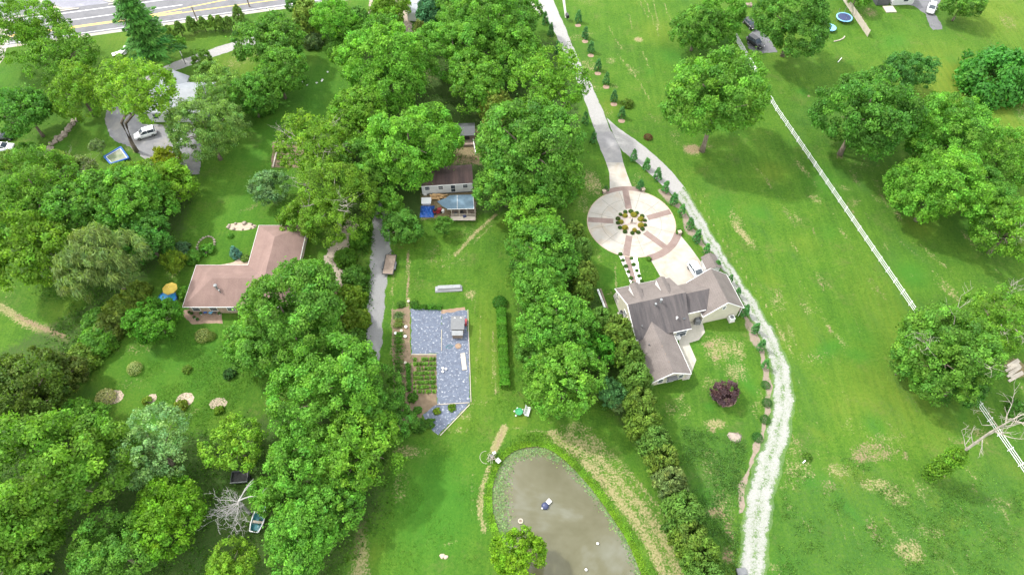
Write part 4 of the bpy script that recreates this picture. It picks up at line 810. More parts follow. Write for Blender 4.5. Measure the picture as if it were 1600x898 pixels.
# ---- lawn shrubs of the left lot
shrub('ball', 163, 619, 15, (.34, .39, .20), 'large pale ornamental grass at the left end of the stone beds', name='ornamental_grass', cat='ornamental grass'); shrub('ball', 209, 574, 12, (.30, .36, .17), 'pale round ornamental grass alone on the left lawn', name='ornamental_grass', cat='ornamental grass'); shrub('ball', 316, 523, 12, (.19, .25, .10), 'pale rounded shrub on the lawn below the pinkish roof house'); shrub('ball', 328, 525, 8, (0.123, 0.202, 0.045), 'dull green shrub tucked beside the pale rounded shrub')
shrub('shrub', 291, 576, 9, (0.112, 0.202, 0.034), 'small green shrub in the middle of the left lawn'); shrub('shrub', 358, 583, 10, (0.037, 0.106, 0.029), 'dark green shrub at the right of the left lawn'); shrub('shrub', 229, 625, 9, (0.134, 0.224, 0.034), 'green shrub in the small stone bed second from the left'); shrub('shrub', 281, 632, 12, (.14, .21, .025), 'low green shrub at the front of the third stone bed')
shrub('shrub', 341, 640, 9, (0.112, 0.224, 0.022), 'low green plant at the front of the right-hand stone bed')
shrub('ball', 781, 471, 11, (0.033, 0.145, 0.018), 'round shrub at the upper end of the long clipped hedge')
shrub('shrub', 1262, 713, 7, (0.066, 0.158, 0.020), 'small weedy shrub on the pasture right of the gravel lane')

# ------------------------------------------------------------------ buildings
def slab(m, pts, t=.16):
    n = len(pts); m.add([tuple(p) for p in pts]+[(p[0], p[1], p[2]-t) for p in pts], [tuple(range(n)), tuple(range(n, 2*n))[::-1]]+[(i, (i+1) % n, n+(i+1) % n, n+i) for i in range(n)]); return m
def beam(m, p, q, w_=.09): m.tube([p, q], w_, 4); return m
def roof_part(parent, pts, mat, label=None, t=.16):
    o = slab(MB(), pts, t).build('roof', mat, parent)
    if label: lab(o, label)
    return o
def gable_wall(parent, axis, a0, a1, b0, b1, ze, zr, mat='siding', z0=-.05):
    bm_ = (b0+b1)/2; prof = [(b0, z0), (b1, z0), (b1, ze), (bm_, zr), (b0, ze)]; m = MB()
    f = (lambda a, b, z: (a, b, z)) if axis == 'u' else (lambda a, b, z: (b, a, z))
    m.add([f(a0, *p) for p in prof]+[f(a1, *p) for p in prof], [(0, 1, 2, 3, 4), (9, 8, 7, 6, 5)]+[(i, (i+1) % 5, 5+(i+1) % 5, 5+i) for i in range(5)]); return m.build('wall', mat, parent)
def window(parent, c, w_, h_, axis, name='window', mat='glass'):
    """axis 'u': pane in a wall that runs along u (faces v); c is the middle of the pane on the wall face"""
    d = (w_, .08, h_) if axis == 'u' else (.08, w_, h_)
    g = MB().box(c, d).build(name, mat, parent); m = MB(); k = .09
    for s_ in (-1, 1):
        if axis == 'u':
            m.box((c[0]+s_*(w_/2+k/2), c[1], c[2]), (k, .14, h_+2*k)); m.box((c[0], c[1], c[2]+s_*(h_/2+k/2)), (w_, .135, k))
        else:
            m.box((c[0], c[1]+s_*(w_/2+k/2), c[2]), (.14, k, h_+2*k)); m.box((c[0], c[1], c[2]+s_*(h_/2+k/2)), (.135, w_, k))
    m.box(c, (w_, .11, .05) if axis == 'u' else (.11, w_, .05)); m.build('frame', 'white', g); return g
def vent(parent, x, y, z, h=.5, r=.07, mat='white'):
    m = MB(); m.lathe((x, y, z-.3), [(r, 0), (r, h+.3), (r*1.5, h+.32), (r*1.5, h+.42), (0.01, h+.46)], 10); return m.build('vent_pipe', mat, parent)

# ---- tan house by the circle drive
h = thing('house', 'tan house with brown shingle roofs standing below the circle drive', 'house', (17.9, 67.8, 0), math.radians(14))
ZE, ZR = 2.8, 5.6
gable_wall(h, 'u', .35, 9.6, -10.3, -1.6, ZE-.02, ZR-.75); gable_wall(h, 'v', -17.9, -10.2, .35, 6.25, 2.0, 3.68); gable_wall(h, 'v', -8.75, -2.15, 12.9, 19.5, ZE-.02, 5.42)
MB().box((11.2, -5.2, 1.45), (3.4, 5.6, 2.9)).build('wall', 'siding', h)
roof_part(h, [(0, 0, ZE), (9.95, 0, ZE), (10.3, -5.35, ZR), (0, -5.35, ZR)], 'roof')
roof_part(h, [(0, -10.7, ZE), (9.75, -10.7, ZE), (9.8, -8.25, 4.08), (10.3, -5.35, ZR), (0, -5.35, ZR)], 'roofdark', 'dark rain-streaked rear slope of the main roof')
roof_part(h, [(-.1, -18.3, 2.1), (3.3, -18.3, 3.95), (3.3, -8.2, 3.95), (-.1, -8.9, 2.1)], 'roofX', t=.14); roof_part(h, [(6.7, -18.3, 2.1), (3.3, -18.3, 3.95), (3.3, -8.2, 3.95), (6.7, -8.9, 2.1)], 'roofX', t=.14)
roof_part(h, [(12.5, -9.05, ZE), (16.25, -9.05, 5.8), (16.25, -1.85, 5.8), (12.5, -1.85, ZE)], 'roofX'); roof_part(h, [(20, -9.05, ZE), (16.25, -9.05, 5.8), (16.25, -1.85, 5.8), (20, -1.85, ZE)], 'roofX')
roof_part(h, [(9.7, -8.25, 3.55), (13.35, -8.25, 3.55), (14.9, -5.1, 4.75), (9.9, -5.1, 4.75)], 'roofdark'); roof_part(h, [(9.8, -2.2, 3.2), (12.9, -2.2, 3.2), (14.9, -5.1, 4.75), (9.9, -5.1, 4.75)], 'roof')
m = MB()                                    # white fascia boards and gutters along every eave and rake
for p, q in (((0, 0, ZE-.08), (9.95, 0, ZE-.08)), ((-.03, 0, ZE-.06), (-.03, -5.35, ZR-.06)), ((-.03, -5.35, ZR-.06), (-.03, -10.7, ZE-.06)), ((0, -10.73, ZE-.08), (.3, -10.73, ZE-.08)), ((6.5, -10.73, ZE-.08), (9.75, -10.73, ZE-.08)),
             ((9.8, -8.27, 3.5), (13.2, -8.27, 3.5)), ((-.13, -8.9, 2.04), (-.13, -18.3, 2.04)), ((6.73, -10.6, 2.04), (6.73, -18.3, 2.04)), ((-.1, -18.33, 2.03), (3.3, -18.33, 3.88)), ((6.7, -18.33, 2.03), (3.3, -18.33, 3.88)),
             ((12.47, -9.05, ZE-.06), (12.47, -8.3, ZE-.06)), ((20.03, -9.05, ZE-.06), (20.03, -1.85, ZE-.06)), ((12.5, -9.08, ZE-.06), (16.25, -9.08, 5.73)), ((20, -9.08, ZE-.06), (16.25, -9.08, 5.73)), ((12.5, -1.82, ZE-.06), (16.25, -1.82, 5.73)), ((20, -1.82, ZE-.06), (16.25, -1.82, 5.73))): beam(m, p, q, .085)
for p in ((.2, -10.55), (6.6, -18.0), (12.75, -8.9), (19.75, -8.9)): m.tube([(p[0], p[1]-.05, .1), (p[0], p[1]-.05, 2.1 if p[0] < 7 else 2.7)], .055, 6)
m.build('fascia', 'white', h)
for u in (2.7, 7.55):                       # dormers facing the drive, seen from behind
    d_ = MB(); d_.add([(u-.75, -1.2, 2.9), (u+.75, -1.2, 2.9), (u+.75, -1.2, 4.8), (u, -1.2, 5.25), (u-.75, -1.2, 4.8), (u-.75, -4.3, 4.8), (u+.75, -4.3, 4.8), (u, -4.9, 5.25), (u-.75, -4.3, 3.0), (u+.75, -4.3, 3.0)],
                      [(0, 1, 2, 3, 4), (0, 4, 5, 8), (1, 9, 6, 2)]); dm = d_.build('dormer', 'white', h)
    r_ = slab(MB(), [(u-.82, -1.05, 4.86), (u, -1.05, 5.36), (u, -4.9, 5.36), (u-.82, -3.95, 4.86)], .07); slab(r_, [(u+.82, -1.05, 4.86), (u, -1.05, 5.36), (u, -4.9, 5.36), (u+.82, -3.95, 4.86)], .07); r_.build('dormer_roof', 'roofX', dm)
    MB().box((u, -1.17, 4.2), (.8, .06, 1.0)).build('dormer_window', 'glass', dm)
vent(h, 4.6, -6.3, 5.1, .45, .13, 'steel'); vent(h, 5.6, -6.0, 5.25, .75, .16, 'steel'); vent(h, 7.6, -8.9, 3.74, .4, .12); vent(h, 1.4, -9.0, 3.7, .4, .07, 'grey'); vent(h, 1.6, -12.2, 3.0, .3, .07, 'darkgrey')
MB().box((8.9, -9.1, 3.70), (.5, .3, .12), 0, .48).build('roof_vent', 'darkgrey', h)
for k in range(3): MB().box((3.3, -13.3-1.5*k, 3.98), (.14, .2, .07)).build('roof_vent', 'wood', h)
window(h, (1.75, -17.93, 1.15), .75, 1.1, 'u'); window(h, (5.25, -17.93, 1.15), .75, 1.1, 'u'); window(h, (3.5, -17.93, 1.05), 1.1, 1.7, 'u', 'patio_door')
MB().box((3.5, -18.35, 2.0), (1.7, .8, .12)).build('door_canopy', 'grey', h)
window(h, (.33, -4.6, 1.7), .9, 1.2, 'v'); window(h, (.33, -6.3, 1.7), .9, 1.2, 'v'); window(h, (8.4, -10.33, 1.3), 1.8, 2.0, 'u', 'patio_door'); window(h, (16.2, -8.78, 3.8), .5, .7, 'u'); window(h, (19.53, -4, 1.6), .9, 1.1, 'v')
for u in (14.3, 17.9): MB().box((u, -2.12, 1.15), (2.5, .07, 2.2)).build('garage_door', 'white', h)
window(h, (2.6, -1.57, 1.6), 1.1, 1.3, 'u'); window(h, (7.4, -1.57, 1.6), 1.1, 1.3, 'u'); MB().box((5.0, -1.56, 1.05), (1.0, .08, 2.1)).build('front_door', 'red', h)
for u in (.5, 3.4, 6.4, 9.3): MB().tube([(u, -.35, 0), (u, -.35, 2.65)], .11, 8).build('porch_post', 'white', h)
MB().box((4.9, -.75, .1), (9.2, 1.6, .2)).build('porch_floor', 'patio', h)
RH = math.radians(14)
def house_pt(u, v, z=0): return (17.9+u*math.cos(RH)-v*math.sin(RH), 67.8+u*math.sin(RH)+v*math.cos(RH), z)
def ac_unit(px, py, label, mat, rz=RH, r=.42):
    p = at(px, py, .5); t = thing('air_conditioner', label, 'air conditioner', (p.x, p.y, .02), rz)
    MB().box((0, 0, .06), (1.15, 1.15, .12)).build('pad', 'patio', t); MB().lathe((0, 0, .12), [(r*1.05, 0), (r*1.08, .05), (r*1.08, .72), (r*.9, .8)], 16).build('casing', mat, t)
    m = MB(); m.lathe((0, 0, .9), [(r*.75, 0), (r*.75, .03)], 16)
    for k in range(6): m.box((0, 0, .945), (r*1.5, .04, .02), k*math.pi/6)
    m.build('fan_grille', 'black', t); return t
ac_unit(971.5, 489, 'round grey air conditioner on the concrete strip along the west wall', 'grey')
p = at(1143, 497, .6); t = thing('air_conditioner', 'white boxy air conditioner against the rear wall of the garage', 'air conditioner', p[:2], RH)
MB().box((0, 0, .06), (1.1, 1.1, .12)).build('pad', 'patio', t); MB().box((0, 0, .55), (.95, .85, .85)).build('casing', 'white', t); MB().lathe((0, 0, .98), [(.34, 0), (.34, .03)], 14).build('fan_grille', 'grey', t)
p = at(1089, 497, .6); t = thing('covered_grill', 'grill under a grey-blue cover in the notch beside the garage', 'grill', p[:2], RH-.25)
m = MB(); m.add([(x*(1-.16*k), y*(1-.16*k), z) for k, z in ((0, .05), (0, .8), (.8, 1.08), (2.4, 1.2)) for x, y in ((-.5, -1.0), (.5, -1.0), (.5, 1.0), (-.5, 1.0))], [(i*4+k, i*4+(k+1) % 4, i*4+4+(k+1) % 4, i*4+4+k) for i in range(3) for k in range(4)]+[(12, 13, 14, 15), (3, 2, 1, 0)]); m.build('cover', 'grey', t)
MB().box((0, 0, .86), (1.03, 2.03, .03)).build('strap', 'darkgrey', t)
p = at(1063, 523, .4); t = thing('patio_chair', 'dark round chair on the patio by the glass door', 'chair', p[:2], .6)
MB().lathe((0, 0, .38), [(.28, 0), (.32, .04), (.3, .08)], 12).build('seat', 'darkgrey', t); MB().box((0, .3, .65), (.6, .06, .55), 0, -.2).build('backrest', 'darkgrey', t)
for a, b in ((-.2, -.2), (.2, -.2), (.2, .2), (-.2, .2)): MB().tube([(a*1.2, b*1.2, 0), (a, b, .4)], .02, 6).build('leg', 'black', t)
p = at(1058.5, 525, .4); t = thing('storage_box', 'white lidded storage box beside the dark patio chair', 'storage box', p[:2], RH); MB().box((0, 0, .3), (.7, 1.1, .6)).build('body', 'vinyl', t); MB().box((0, 0, .63), (.76, 1.16, .07)).build('lid', 'white', t)

# ---- pinkish L-shaped house
h = thing('house', 'L-shaped house with pinkish hip roof half hidden by the great maple', 'house', (-47, 73, 0))
def L(x, y, z): return (x+47, y-73, z)
e, rz_ = 2.7, 5.0
for x0, x1, y0, y1 in ((-55.7, -38.5, 64.6, 72.5), (-46.5, -38.5, 72.4, 81.7)): MB().box(L((x0+x1)/2, (y0+y1)/2, 1.3), (x1-x0, y1-y0, 2.6)).build('wall', 'brick', h)
for pts in ([(-56.2, 64.1, e), (-56.2, 73, e), (-51.4, 68.5, rz_)], [(-56.2, 64.1, e), (-51.4, 68.5, rz_), (-42.5, 68.5, rz_), (-38, 64.1, e)], [(-56.2, 73, e), (-47, 73, e), (-42.5, 68.5, rz_), (-51.4, 68.5, rz_)],
            [(-47, 73, e), (-47, 82.2, e), (-42.5, 77.6, rz_), (-42.5, 68.5, rz_)], [(-47, 82.2, e), (-38, 82.2, e), (-42.5, 77.6, rz_)], [(-38, 82.2, e), (-38, 64.1, e), (-42.5, 68.5, rz_), (-42.5, 77.6, rz_)]): roof_part(h, [L(*p) for p in pts], 'roofpink', t=.12)
m = MB(); P_ = [(-56.22, 64.08), (-56.22, 73.02), (-47.02, 73.02), (-47.02, 82.22), (-37.98, 82.22), (-37.98, 64.08)]
for a, b in zip(P_, P_[1:]+P_[:1]): beam(m, L(*a, e-.06), L(*b, e-.06), .08)
m.build('gutter', 'white', h)
m = MB(); m.lathe(L(-50.5, 66.9, 4.0), [(.2, 0), (.2, .9), (.3, .95), (.3, 1.15), (.05, 1.3)], 12); m.build('flue_pipe', 'steel', h); vent(h, *L(-49.9, 66.3, 4.05), .4, .09, 'steel')
for x in (-54.5, -51.5, -48.5): window(h, L(x, 64.57, 1.5), 1.2, 1.2, 'u')
window(h, L(-46.53, 77, 1.5), 1.4, 1.2, 'v'); window(h, L(-55.73, 69, 1.5), 1.2, 1.1, 'v')

# ---- light grey house beside the parking court
h = thing('house', 'white house with light grey roof mostly hidden behind trees at the upper left', 'house', (-78, 113, 0))
gable_wall(h, 'u', .4, 12.6, .4, 9.6, 2.9, 4.9, 'whitesiding'); gable_wall(h, 'v', 8, 11.6, .8, 6.2, 2.9, 4.4, 'whitesiding')
roof_part(h, [(0, 0, 2.9), (13, 0, 2.9), (13, 5, 5.2), (0, 5, 5.2)], 'roofgrey'); roof_part(h, [(0, 10, 2.9), (13, 10, 2.9), (13, 5, 5.2), (0, 5, 5.2)], 'roofgrey')
roof_part(h, [(.4, 7, 3.0), (3.5, 7, 4.7), (3.5, 12, 4.7), (.4, 12, 3.0)], 'roofgrey'); roof_part(h, [(6.6, 7, 3.0), (3.5, 7, 4.7), (3.5, 12, 4.7), (6.6, 12, 3.0)], 'roofgrey')
for u in (2, 5, 9, 11.5): window(h, (u, .38, 1.6), 1.1, 1.2, 'u')
# ---- mobile home with maroon roof, and its sheet-roofed porch
h = thing('mobile_home', 'long white mobile home with weathered maroon roof among the trees', 'mobile home', (-17.7, 91.9, 0), .085)
MB().box((5.1, 2.6, 1.55), (10, 4.6, 2.5)).build('wall', 'whitesiding', h); MB().box((5.1, 2.6, .15), (9.9, 4.5, .35)).build('skirting', 'darkgrey', h)
roof_part(h, [(-.1, .05, 2.8), (10.2, .05, 2.8), (10.2, 2.6, 3.3), (-.1, 2.6, 3.3)], 'roofrust', t=.1); roof_part(h, [(-.1, 5.15, 2.8), (10.2, 5.15, 2.8), (10.2, 2.6, 3.3), (-.1, 2.6, 3.3)], 'roofrust', t=.1)
m = MB(); beam(m, (-.1, .02, 2.76), (10.2, .02, 2.76), .07); m.build('gutter', 'white', h)
for u in (1.2, 3.8, 8.6): window(h, (u, .28, 1.9), .9, .9, 'u')
window(h, (6.2, .28, 1.4), .85, 1.9, 'u', 'door')
h = thing('covered_porch', 'wooden porch under a blue-grey sheet roof in front of the mobile home', 'porch', (-14.3, 86.3, 0))
def PO(px, py, z): q = at(px, py, z); return (q.x+14.3, q.y-86.3, z)
roof_part(h, [PO(683, 314.6, 2.6), PO(691, 322, 2.5), PO(700, 326.7, 2.4), PO(740.5, 325.7, 2.4), PO(739, 304, 2.75), PO(703, 305, 2.75), PO(696, 309.5, 2.7)], 'porchroof', t=.07)
m = MB(); beam(m, PO(714.5, 305, 2.79), PO(714.5, 326.3, 2.44), .04); beam(m, PO(699, 327, 2.38), PO(740.7, 326, 2.38), .06); beam(m, PO(740.7, 326, 2.38), PO(739.3, 304, 2.72), .05); m.build('roof_trim', 'white', h)
q0 = PO(704, 344, .5); q1 = PO(743, 342.5, .5)
MB().box(((q0[0]+q1[0])/2, q0[1]+2.6, .35), (q1[0]-q0[0], 4.2, .18)).build('deck', 'wood', h)
m = MB(); m.box(((q0[0]+q1[0])/2, q0[1]+.35, .62), (q1[0]-q0[0], .9, .06), 0, .15); m.build('ramp', 'palewood', h)
for k in range(4): MB().box((q0[0]+.2+k*1.5, q0[1]+1.0, 1.35), (.1, .1, 2.2)).build('post', 'palewood', h)
m = MB()
for z in (.75, 1.0, 1.25): m.box(((q0[0]+q1[0])/2, q0[1]+.95, z), (q1[0]-q0[0], .04, .09))
m.build('railing', 'palewood', h)
# dark shed and pipe in the woods
p = at(727, 200, 2.4); h = thing('shed', 'dark roofed shed in deep shade among the upper woods', 'shed', p[:2], .05)
gable_wall(h, 'u', -1.7, 1.7, -1.5, 1.5, 2.0, 2.6, 'wood'); roof_part(h, [(-2, -1.9, 2.0), (2, -1.9, 2.0), (2, 0, 2.75), (-2, 0, 2.75)], 'darkgrey', t=.1); roof_part(h, [(-2, 1.9, 2.0), (2, 1.9, 2.0), (2, 0, 2.75), (-2, 0, 2.75)], 'darkgrey', t=.1); MB().box((.2, -1.53, .95), (1.2, .06, 1.8)).build('door', 'black', h)
a, b = at(737, 205, .8), at(743.5, 241, .8); o = MB().tube([a, a.lerp(b, .5)+Vector((0, 0, -.02)), b], .09, 8).build('pole', 'white'); tag(o, 'long white pole lying across the brown ground below the dark shed', 'pole')
p = at(724, 222, .4); o = MB().box((p.x, p.y, .3), (4.4, 2.0, .5), .05).box((p.x-.8, p.y, .58), (1.6, 1.4, .08), .2).build('lumber_stack', 'wood'); tag(o, 'brown stack of boards beside the long white pole', 'lumber')
# small outbuilding beside the garage
p = at(1112, 409, 2.1); h = thing('shed', 'small shed with brown roof and white door between the garage and the gravel lane', 'shed', p[:2], RH)
gable_wall(h, 'v', -1.35, 1.35, -1.15, 1.15, 1.9, 2.5, 'whitesiding'); roof_part(h, [(-1.4, -1.6, 1.9), (0, -1.6, 2.7), (0, 1.6, 2.7), (-1.4, 1.6, 1.9)], 'roofX', t=.1); roof_part(h, [(1.4, -1.6, 1.9), (0, -1.6, 2.7), (0, 1.6, 2.7), (1.4, 1.6, 1.9)], 'roofX', t=.1); MB().box((-1.17, 0, .95), (.06, 1.2, 1.75)).build('door', 'white', h)
# corner of the house at the top edge
p = at(1404, 9, 0); h = thing('house', 'corner of a brown-roofed white house cut by the top edge', 'house', (p.x, p.y, 0), .06)
gable_wall(h, 'v', 0.2, 9, -1.8, 3.6, 2.7, 4.0, 'whitesiding'); roof_part(h, [(-2.1, -.2, 2.7), (.9, -.2, 4.2), (.9, 9.4, 4.2), (-2.1, 9.4, 2.7)], 'roofX'); roof_part(h, [(3.9, -.2, 2.7), (.9, -.2, 4.2), (.9, 9.4, 4.2), (3.9, 9.4, 2.7)], 'roofX')
m = MB(); beam(m, (-2.1, -.23, 2.65), (.9, -.23, 4.14)); beam(m, (3.9, -.23, 2.65), (.9, -.23, 4.14)); m.build('fascia', 'white', h); MB().box((-4.2, 2.0, .9), (3.2, 3.6, 1.6)).build('porch', 'darkgrey', h); MB().box((-3, -1.6, .12), (2.6, 2.6, .2)).build('step', 'palewood', h)
window(h, (1.4, .17, 1.5), 1.2, 1.1, 'u')
# greenhouse-like coop in the garden
p = at(715, 505, 1.6); h = thing('garden_shed', 'small grey-roofed coop standing on the garden cloth', 'shed', p[:2], 0)
MB().box((0, 0, .75), (1.9, 2.0, 1.5)).build('wall', 'wood', h); roof_part(h, [(-1.15, -1.2, 1.55), (1.15, -1.2, 1.55), (1.15, 1.25, 1.95), (-1.15, 1.25, 1.95)], 'grey', t=.08); roof_part(h, [(-.95, -2.05, 1.05), (.95, -2.05, 1.05), (.95, -1.25, 1.35), (-.95, -1.25, 1.35)], 'steel', t=.06)
MB().box((0, -1.6, .5), (1.7, .8, 1.0)).build('nest_box', 'wood', h)
for s_ in (-.5, .5): MB().box((s_, .9, 1.93), (.22, .14, .08)).build('roof_vent', 'white', h)
for s_ in (-.6, .6): MB().tube([(s_, -1.95, 0), (s_, -1.95, 1.1)], .04, 6).build('leg', 'darkgrey', h)

# ------------------------------------------------------------------ fences
def post_fence(name, label, pts, hgt, rails, mat, step=2.44, w_=.13, panel=False):
    P_ = resample(pts, step); o0 = P_[0]; t = thing(name, label, 'fence', (o0.x, o0.y, 0)); loc = [q-o0 for q in P_]
    pm = MB().box((0, 0, hgt*.52), (w_, w_, hgt*1.04)).add([(-w_*.65, -w_*.65, hgt*1.04), (w_*.65, -w_*.65, hgt*1.04), (w_*.65, w_*.65, hgt*1.04), (-w_*.65, w_*.65, hgt*1.04), (0, 0, hgt*1.04+w_*.6)], [(0, 1, 4), (1, 2, 4), (2, 3, 4), (3, 0, 4), (3, 2, 1, 0)]).build('post', mat, t)
    for i, q in enumerate(loc):
        d_ = (loc[min(i+1, len(loc)-1)]-loc[max(i-1, 0)]); a = math.atan2(d_.y, d_.x); c = pm if i == 0 else pm.copy()
        if i: COL.objects.link(c); c.parent = t
        c.location = (q.x, q.y, 0); c.rotation_euler = (0, 0, a)
    for z in rails:
        m = MB()
        for a, b in zip(loc, loc[1:]):
            d_ = b-a; m.box(((a.x+b.x)/2, (a.y+b.y)/2, z), (d_.length-.1,   .045, .09 if not panel else .1), math.atan2(d_.y, d_.x))
        m.build('rail', mat, t)
    if panel:
        m = MB()
        for a, b in zip(loc, loc[1:]):
            d_ = b-a; n = int(d_.length/.22)
            for k in range(n): q = a.lerp(b, (k+.5)/n); m.box((q.x, q.y, hgt*.52), (.2, .03, hgt*.94), math.atan2(d_.y, d_.x))
        m.build('panel', mat, t)
    return t
fp = [at(1180, 117), at(1210, 171), at(1320, 331), at(1436, 501), at(1511, 612), at(1600, 741), at(1680, 858)]
post_fence('rail_fence', 'long white three-rail vinyl fence running down the right pasture', fp, 1.38, (.35, .78, 1.22), 'vinyl', 2.44, .11)
post_fence('privacy_fence', 'short white privacy fence joining the upper end of the rail fence', [at(1148, 62), at(1179, 116)], 1.7, (.4, 1.5), 'vinyl', 2.4, .13, True)
post_fence('privacy_fence', 'weathered grey board fence beside the round trampoline at the top', [at(1308, -12), at(1355, 58)], 1.8, (.4, 1.5), 'palewood', 2.4, .12, True)

# ------------------------------------------------------------------ vehicles
def car(label, px, py, heading, paint, name='parked_car', cat='car', suv=0.0, z0=.02):
    p = at(px, py, .8); t = thing(name, label, cat, (p.x, p.y, z0), heading)      # car points to +x
    Lh = 2.3; hs = .95+.12*suv
    prof = [(-2.3, .62, .50, .92), (-2.15, .82, .30, hs), (-1.4, .90, .22, hs+.02), (0, .91, .20, hs), (1.2, .90, .22, hs-.02), (2.0, .84, .28, .84), (2.25, .66, .42, .70)]
    m = MB(); vs = []; n = 8
    for x, hw_, zb, zt in prof: vs += [(x, -hw_*.9, zb), (x, -hw_, zb+.18), (x, -hw_, zt-.16), (x, -hw_*.86, zt), (x, hw_*.86, zt), (x, hw_, zt-.16), (x, hw_, zb+.18), (x, hw_*.9, zb)]
    fs = [(i*n+k, i*n+(k+1) % n, (i+1)*n+(k+1) % n, (i+1)*n+k) for i in range(len(prof)-1) for k in range(n)]+[tuple(range(n))[::-1], tuple(range((len(prof)-1)*n, len(prof)*n))]
    m.add(vs, fs).build('body', paint, t, True)
    zc = 1.42+.28*suv; xr = -1.55-.45*suv
    g = MB(); a = [(-1.95-.2*suv, .80, hs-.02), (xr, .70, zc-.04), (.15, .68, zc), (1.05, .80, hs-.04)]
    g.add([(x, s_*y, z) for s_ in (-1, 1) for x, y, z in a], [(0, 1, 2, 3), (7, 6, 5, 4), (0, 4, 5, 1), (1, 5, 6, 2), (2, 6, 7, 3), (3, 7, 4, 0)]).build('windows', 'glass', t)
    MB().box(((xr+.15)/2, 0, zc+.005), (.2-xr, 1.34, .05), 0, 0, -.02).build('roof', paint, t)
    for s_ in (-1, 1):
        for q_ in (((-1.9, s_*.78, hs), (xr, s_*.69, zc)), ((.15, s_*.68, zc), (1.05, s_*.78, hs-.02)), ((-.6, s_*.80, hs), (-.6, s_*.70, zc))): MB().tube(list(q_), .04, 5).build('pillar', paint, t)
        MB().box((2.12, s_*.58, .68), (.2, .34, .14)).build('headlight', 'lamp', t); MB().box((-2.2, s_*.62, .84), (.14, .28, .16)).build('tail_light', 'taillamp', t); MB().box((.85, s_*.98, 1.0), (.14, .2, .14)).build('mirror', paint, t)
        for x in (-1.4, 1.4):
            w_ = MB().tube([(x, s_*.72, .33), (x, s_*.93, .33)], .33, 18).build('wheel', 'rubber', t); MB().tube([(x, s_*.90, .33), (x, s_*.945, .33)], .2, 14).build('rim', 'steel', w_)
    return t
car('white car parked on the concrete drive in front of the garage', 1089, 423, RH-math.pi/2+.12, 'carwhite')
car('white car under the twin-trunked tree on the parking court', 226, 208, 3.6, 'carwhite', suv=1)
car('white vehicle half hidden by leaves at the right of the parking court', 277, 212, -1.2, 'carwhite')
car('white car parked at the top right beside the dense tree', 1456, 12, -2.05, 'carwhite', suv=.3)
car('dark truck parked under the trees at the top by the privacy fence', 1181, 66, -1.0, 'carblack', suv=1, name='parked_truck', cat='truck')
car('dark car partly hidden under trees behind the dark truck', 1172, 36, -1.2, 'carblack'); car('dark car cut by the left edge of the photo', 4, 212, .1, 'carblack'); car('white car cut by the left edge below the dark one', 3, 229, .1, 'carwhite')
# plank-decked utility trailer
p = at(608.5, 413, .6); t = thing('utility_trailer', 'flat trailer with worn plank deck parked on the gravel driveway', 'trailer', p[:2], -.05)
m = MB()
for k in range(9): m.box((-.8+.2*k, rng.uniform(-.04, .04), .62+rng.uniform(0, .015)), (.185, 4.3, .05))
m.build('deck', 'wood', t); m = MB()
for s_ in (-1, 1): m.box((s_*.98, 0, .6), (.1, 4.4, .14))
for y in (-2.2, 2.2): m.box((0, y, .6), (2.06, .1, .14))
m.build('frame', 'black', t); MB().tube([(-.7, 2.2, .55), (0, 3.3, .5)], .05, 6).tube([(.7, 2.2, .55), (0, 3.3, .5)], .05, 6).build('tongue', 'black', t)
for s_ in (-1, 1):
    MB().box((s_*1.14, -.3, .74), (.28, 1.7, .05)).build('fender', 'darkgrey', t)
    for y in (-.75, .15): MB().tube([(s_*1.06, y, .34), (s_*1.26, y, .34)], .34, 16).build('wheel', 'rubber', t)
p = at(647, 9, 2.6); t = thing('camper_trailer', 'long white camper trailer at the top edge beside the narrow track', 'trailer', p[:2], -.08)
MB().box((0, 0, 1.6), (2.4, 6.5, 2.2)).build('body', 'vinyl', t); MB().box((0, 0, 2.74), (2.3, 6.3, .1)).build('roof', 'roofgrey', t); MB().box((.2, 1, 2.85), (.6, .6, .14)).build('roof_vent', 'white', t)
for s_ in (-1, 1): MB().tube([(s_*1.0, -.4, .35), (s_*1.22, -.4, .35)], .35, 14).build('wheel', 'rubber', t)

# ------------------------------------------------------------------ yard things
def trampoline(px, py, r, label, mat_bed, rim, legs=.85, net=False, cat='trampoline'):
    p = at(px, py, legs); t = thing('trampoline', label, cat, p[:2])
    MB().lathe((0, 0, legs), [(r*.84, 0), (r*.84, .02)], 32).build('mat', mat_bed, t)
    m = MB(); k = 32; m.add([(rr*math.cos(i*2*math.pi/k), rr*math.sin(i*2*math.pi/k), legs+z) for rr, z in ((r*.83, .03), (r*.9, .08), (r, .02), (r, -.08)) for i in range(k)], [(j*k+i, j*k+(i+1) % k, (j+1)*k+(i+1) % k, (j+1)*k+i) for j in range(3) for i in range(k)]); m.build('rim_pad', rim, t)
    for i in range(6):
        a = i*math.pi/3+.3; MB().tube([(r*.95*math.cos(a), r*.95*math.sin(a), 0), (r*.95*math.cos(a), r*.95*math.sin(a), legs+(1.6 if net else 0))], .035, 6).build('leg', 'steel', t)
    return t
trampoline(1319.5, 27, 1.95, 'round dark blue trampoline with pale blue rim near the board fence', 'navy', 'lightblue', .85, True)
trampoline(1297, 43, 1.5, 'smaller round trampoline with pale blue cover half under the big tree', 'lightblue', 'lightblue', .7)
p = at(261, 466, .5); t = thing('swimming_pool', 'small round blue pool on the lawn below the yellow parasol', 'pool', p[:2]); k = 36; R_ = 1.62
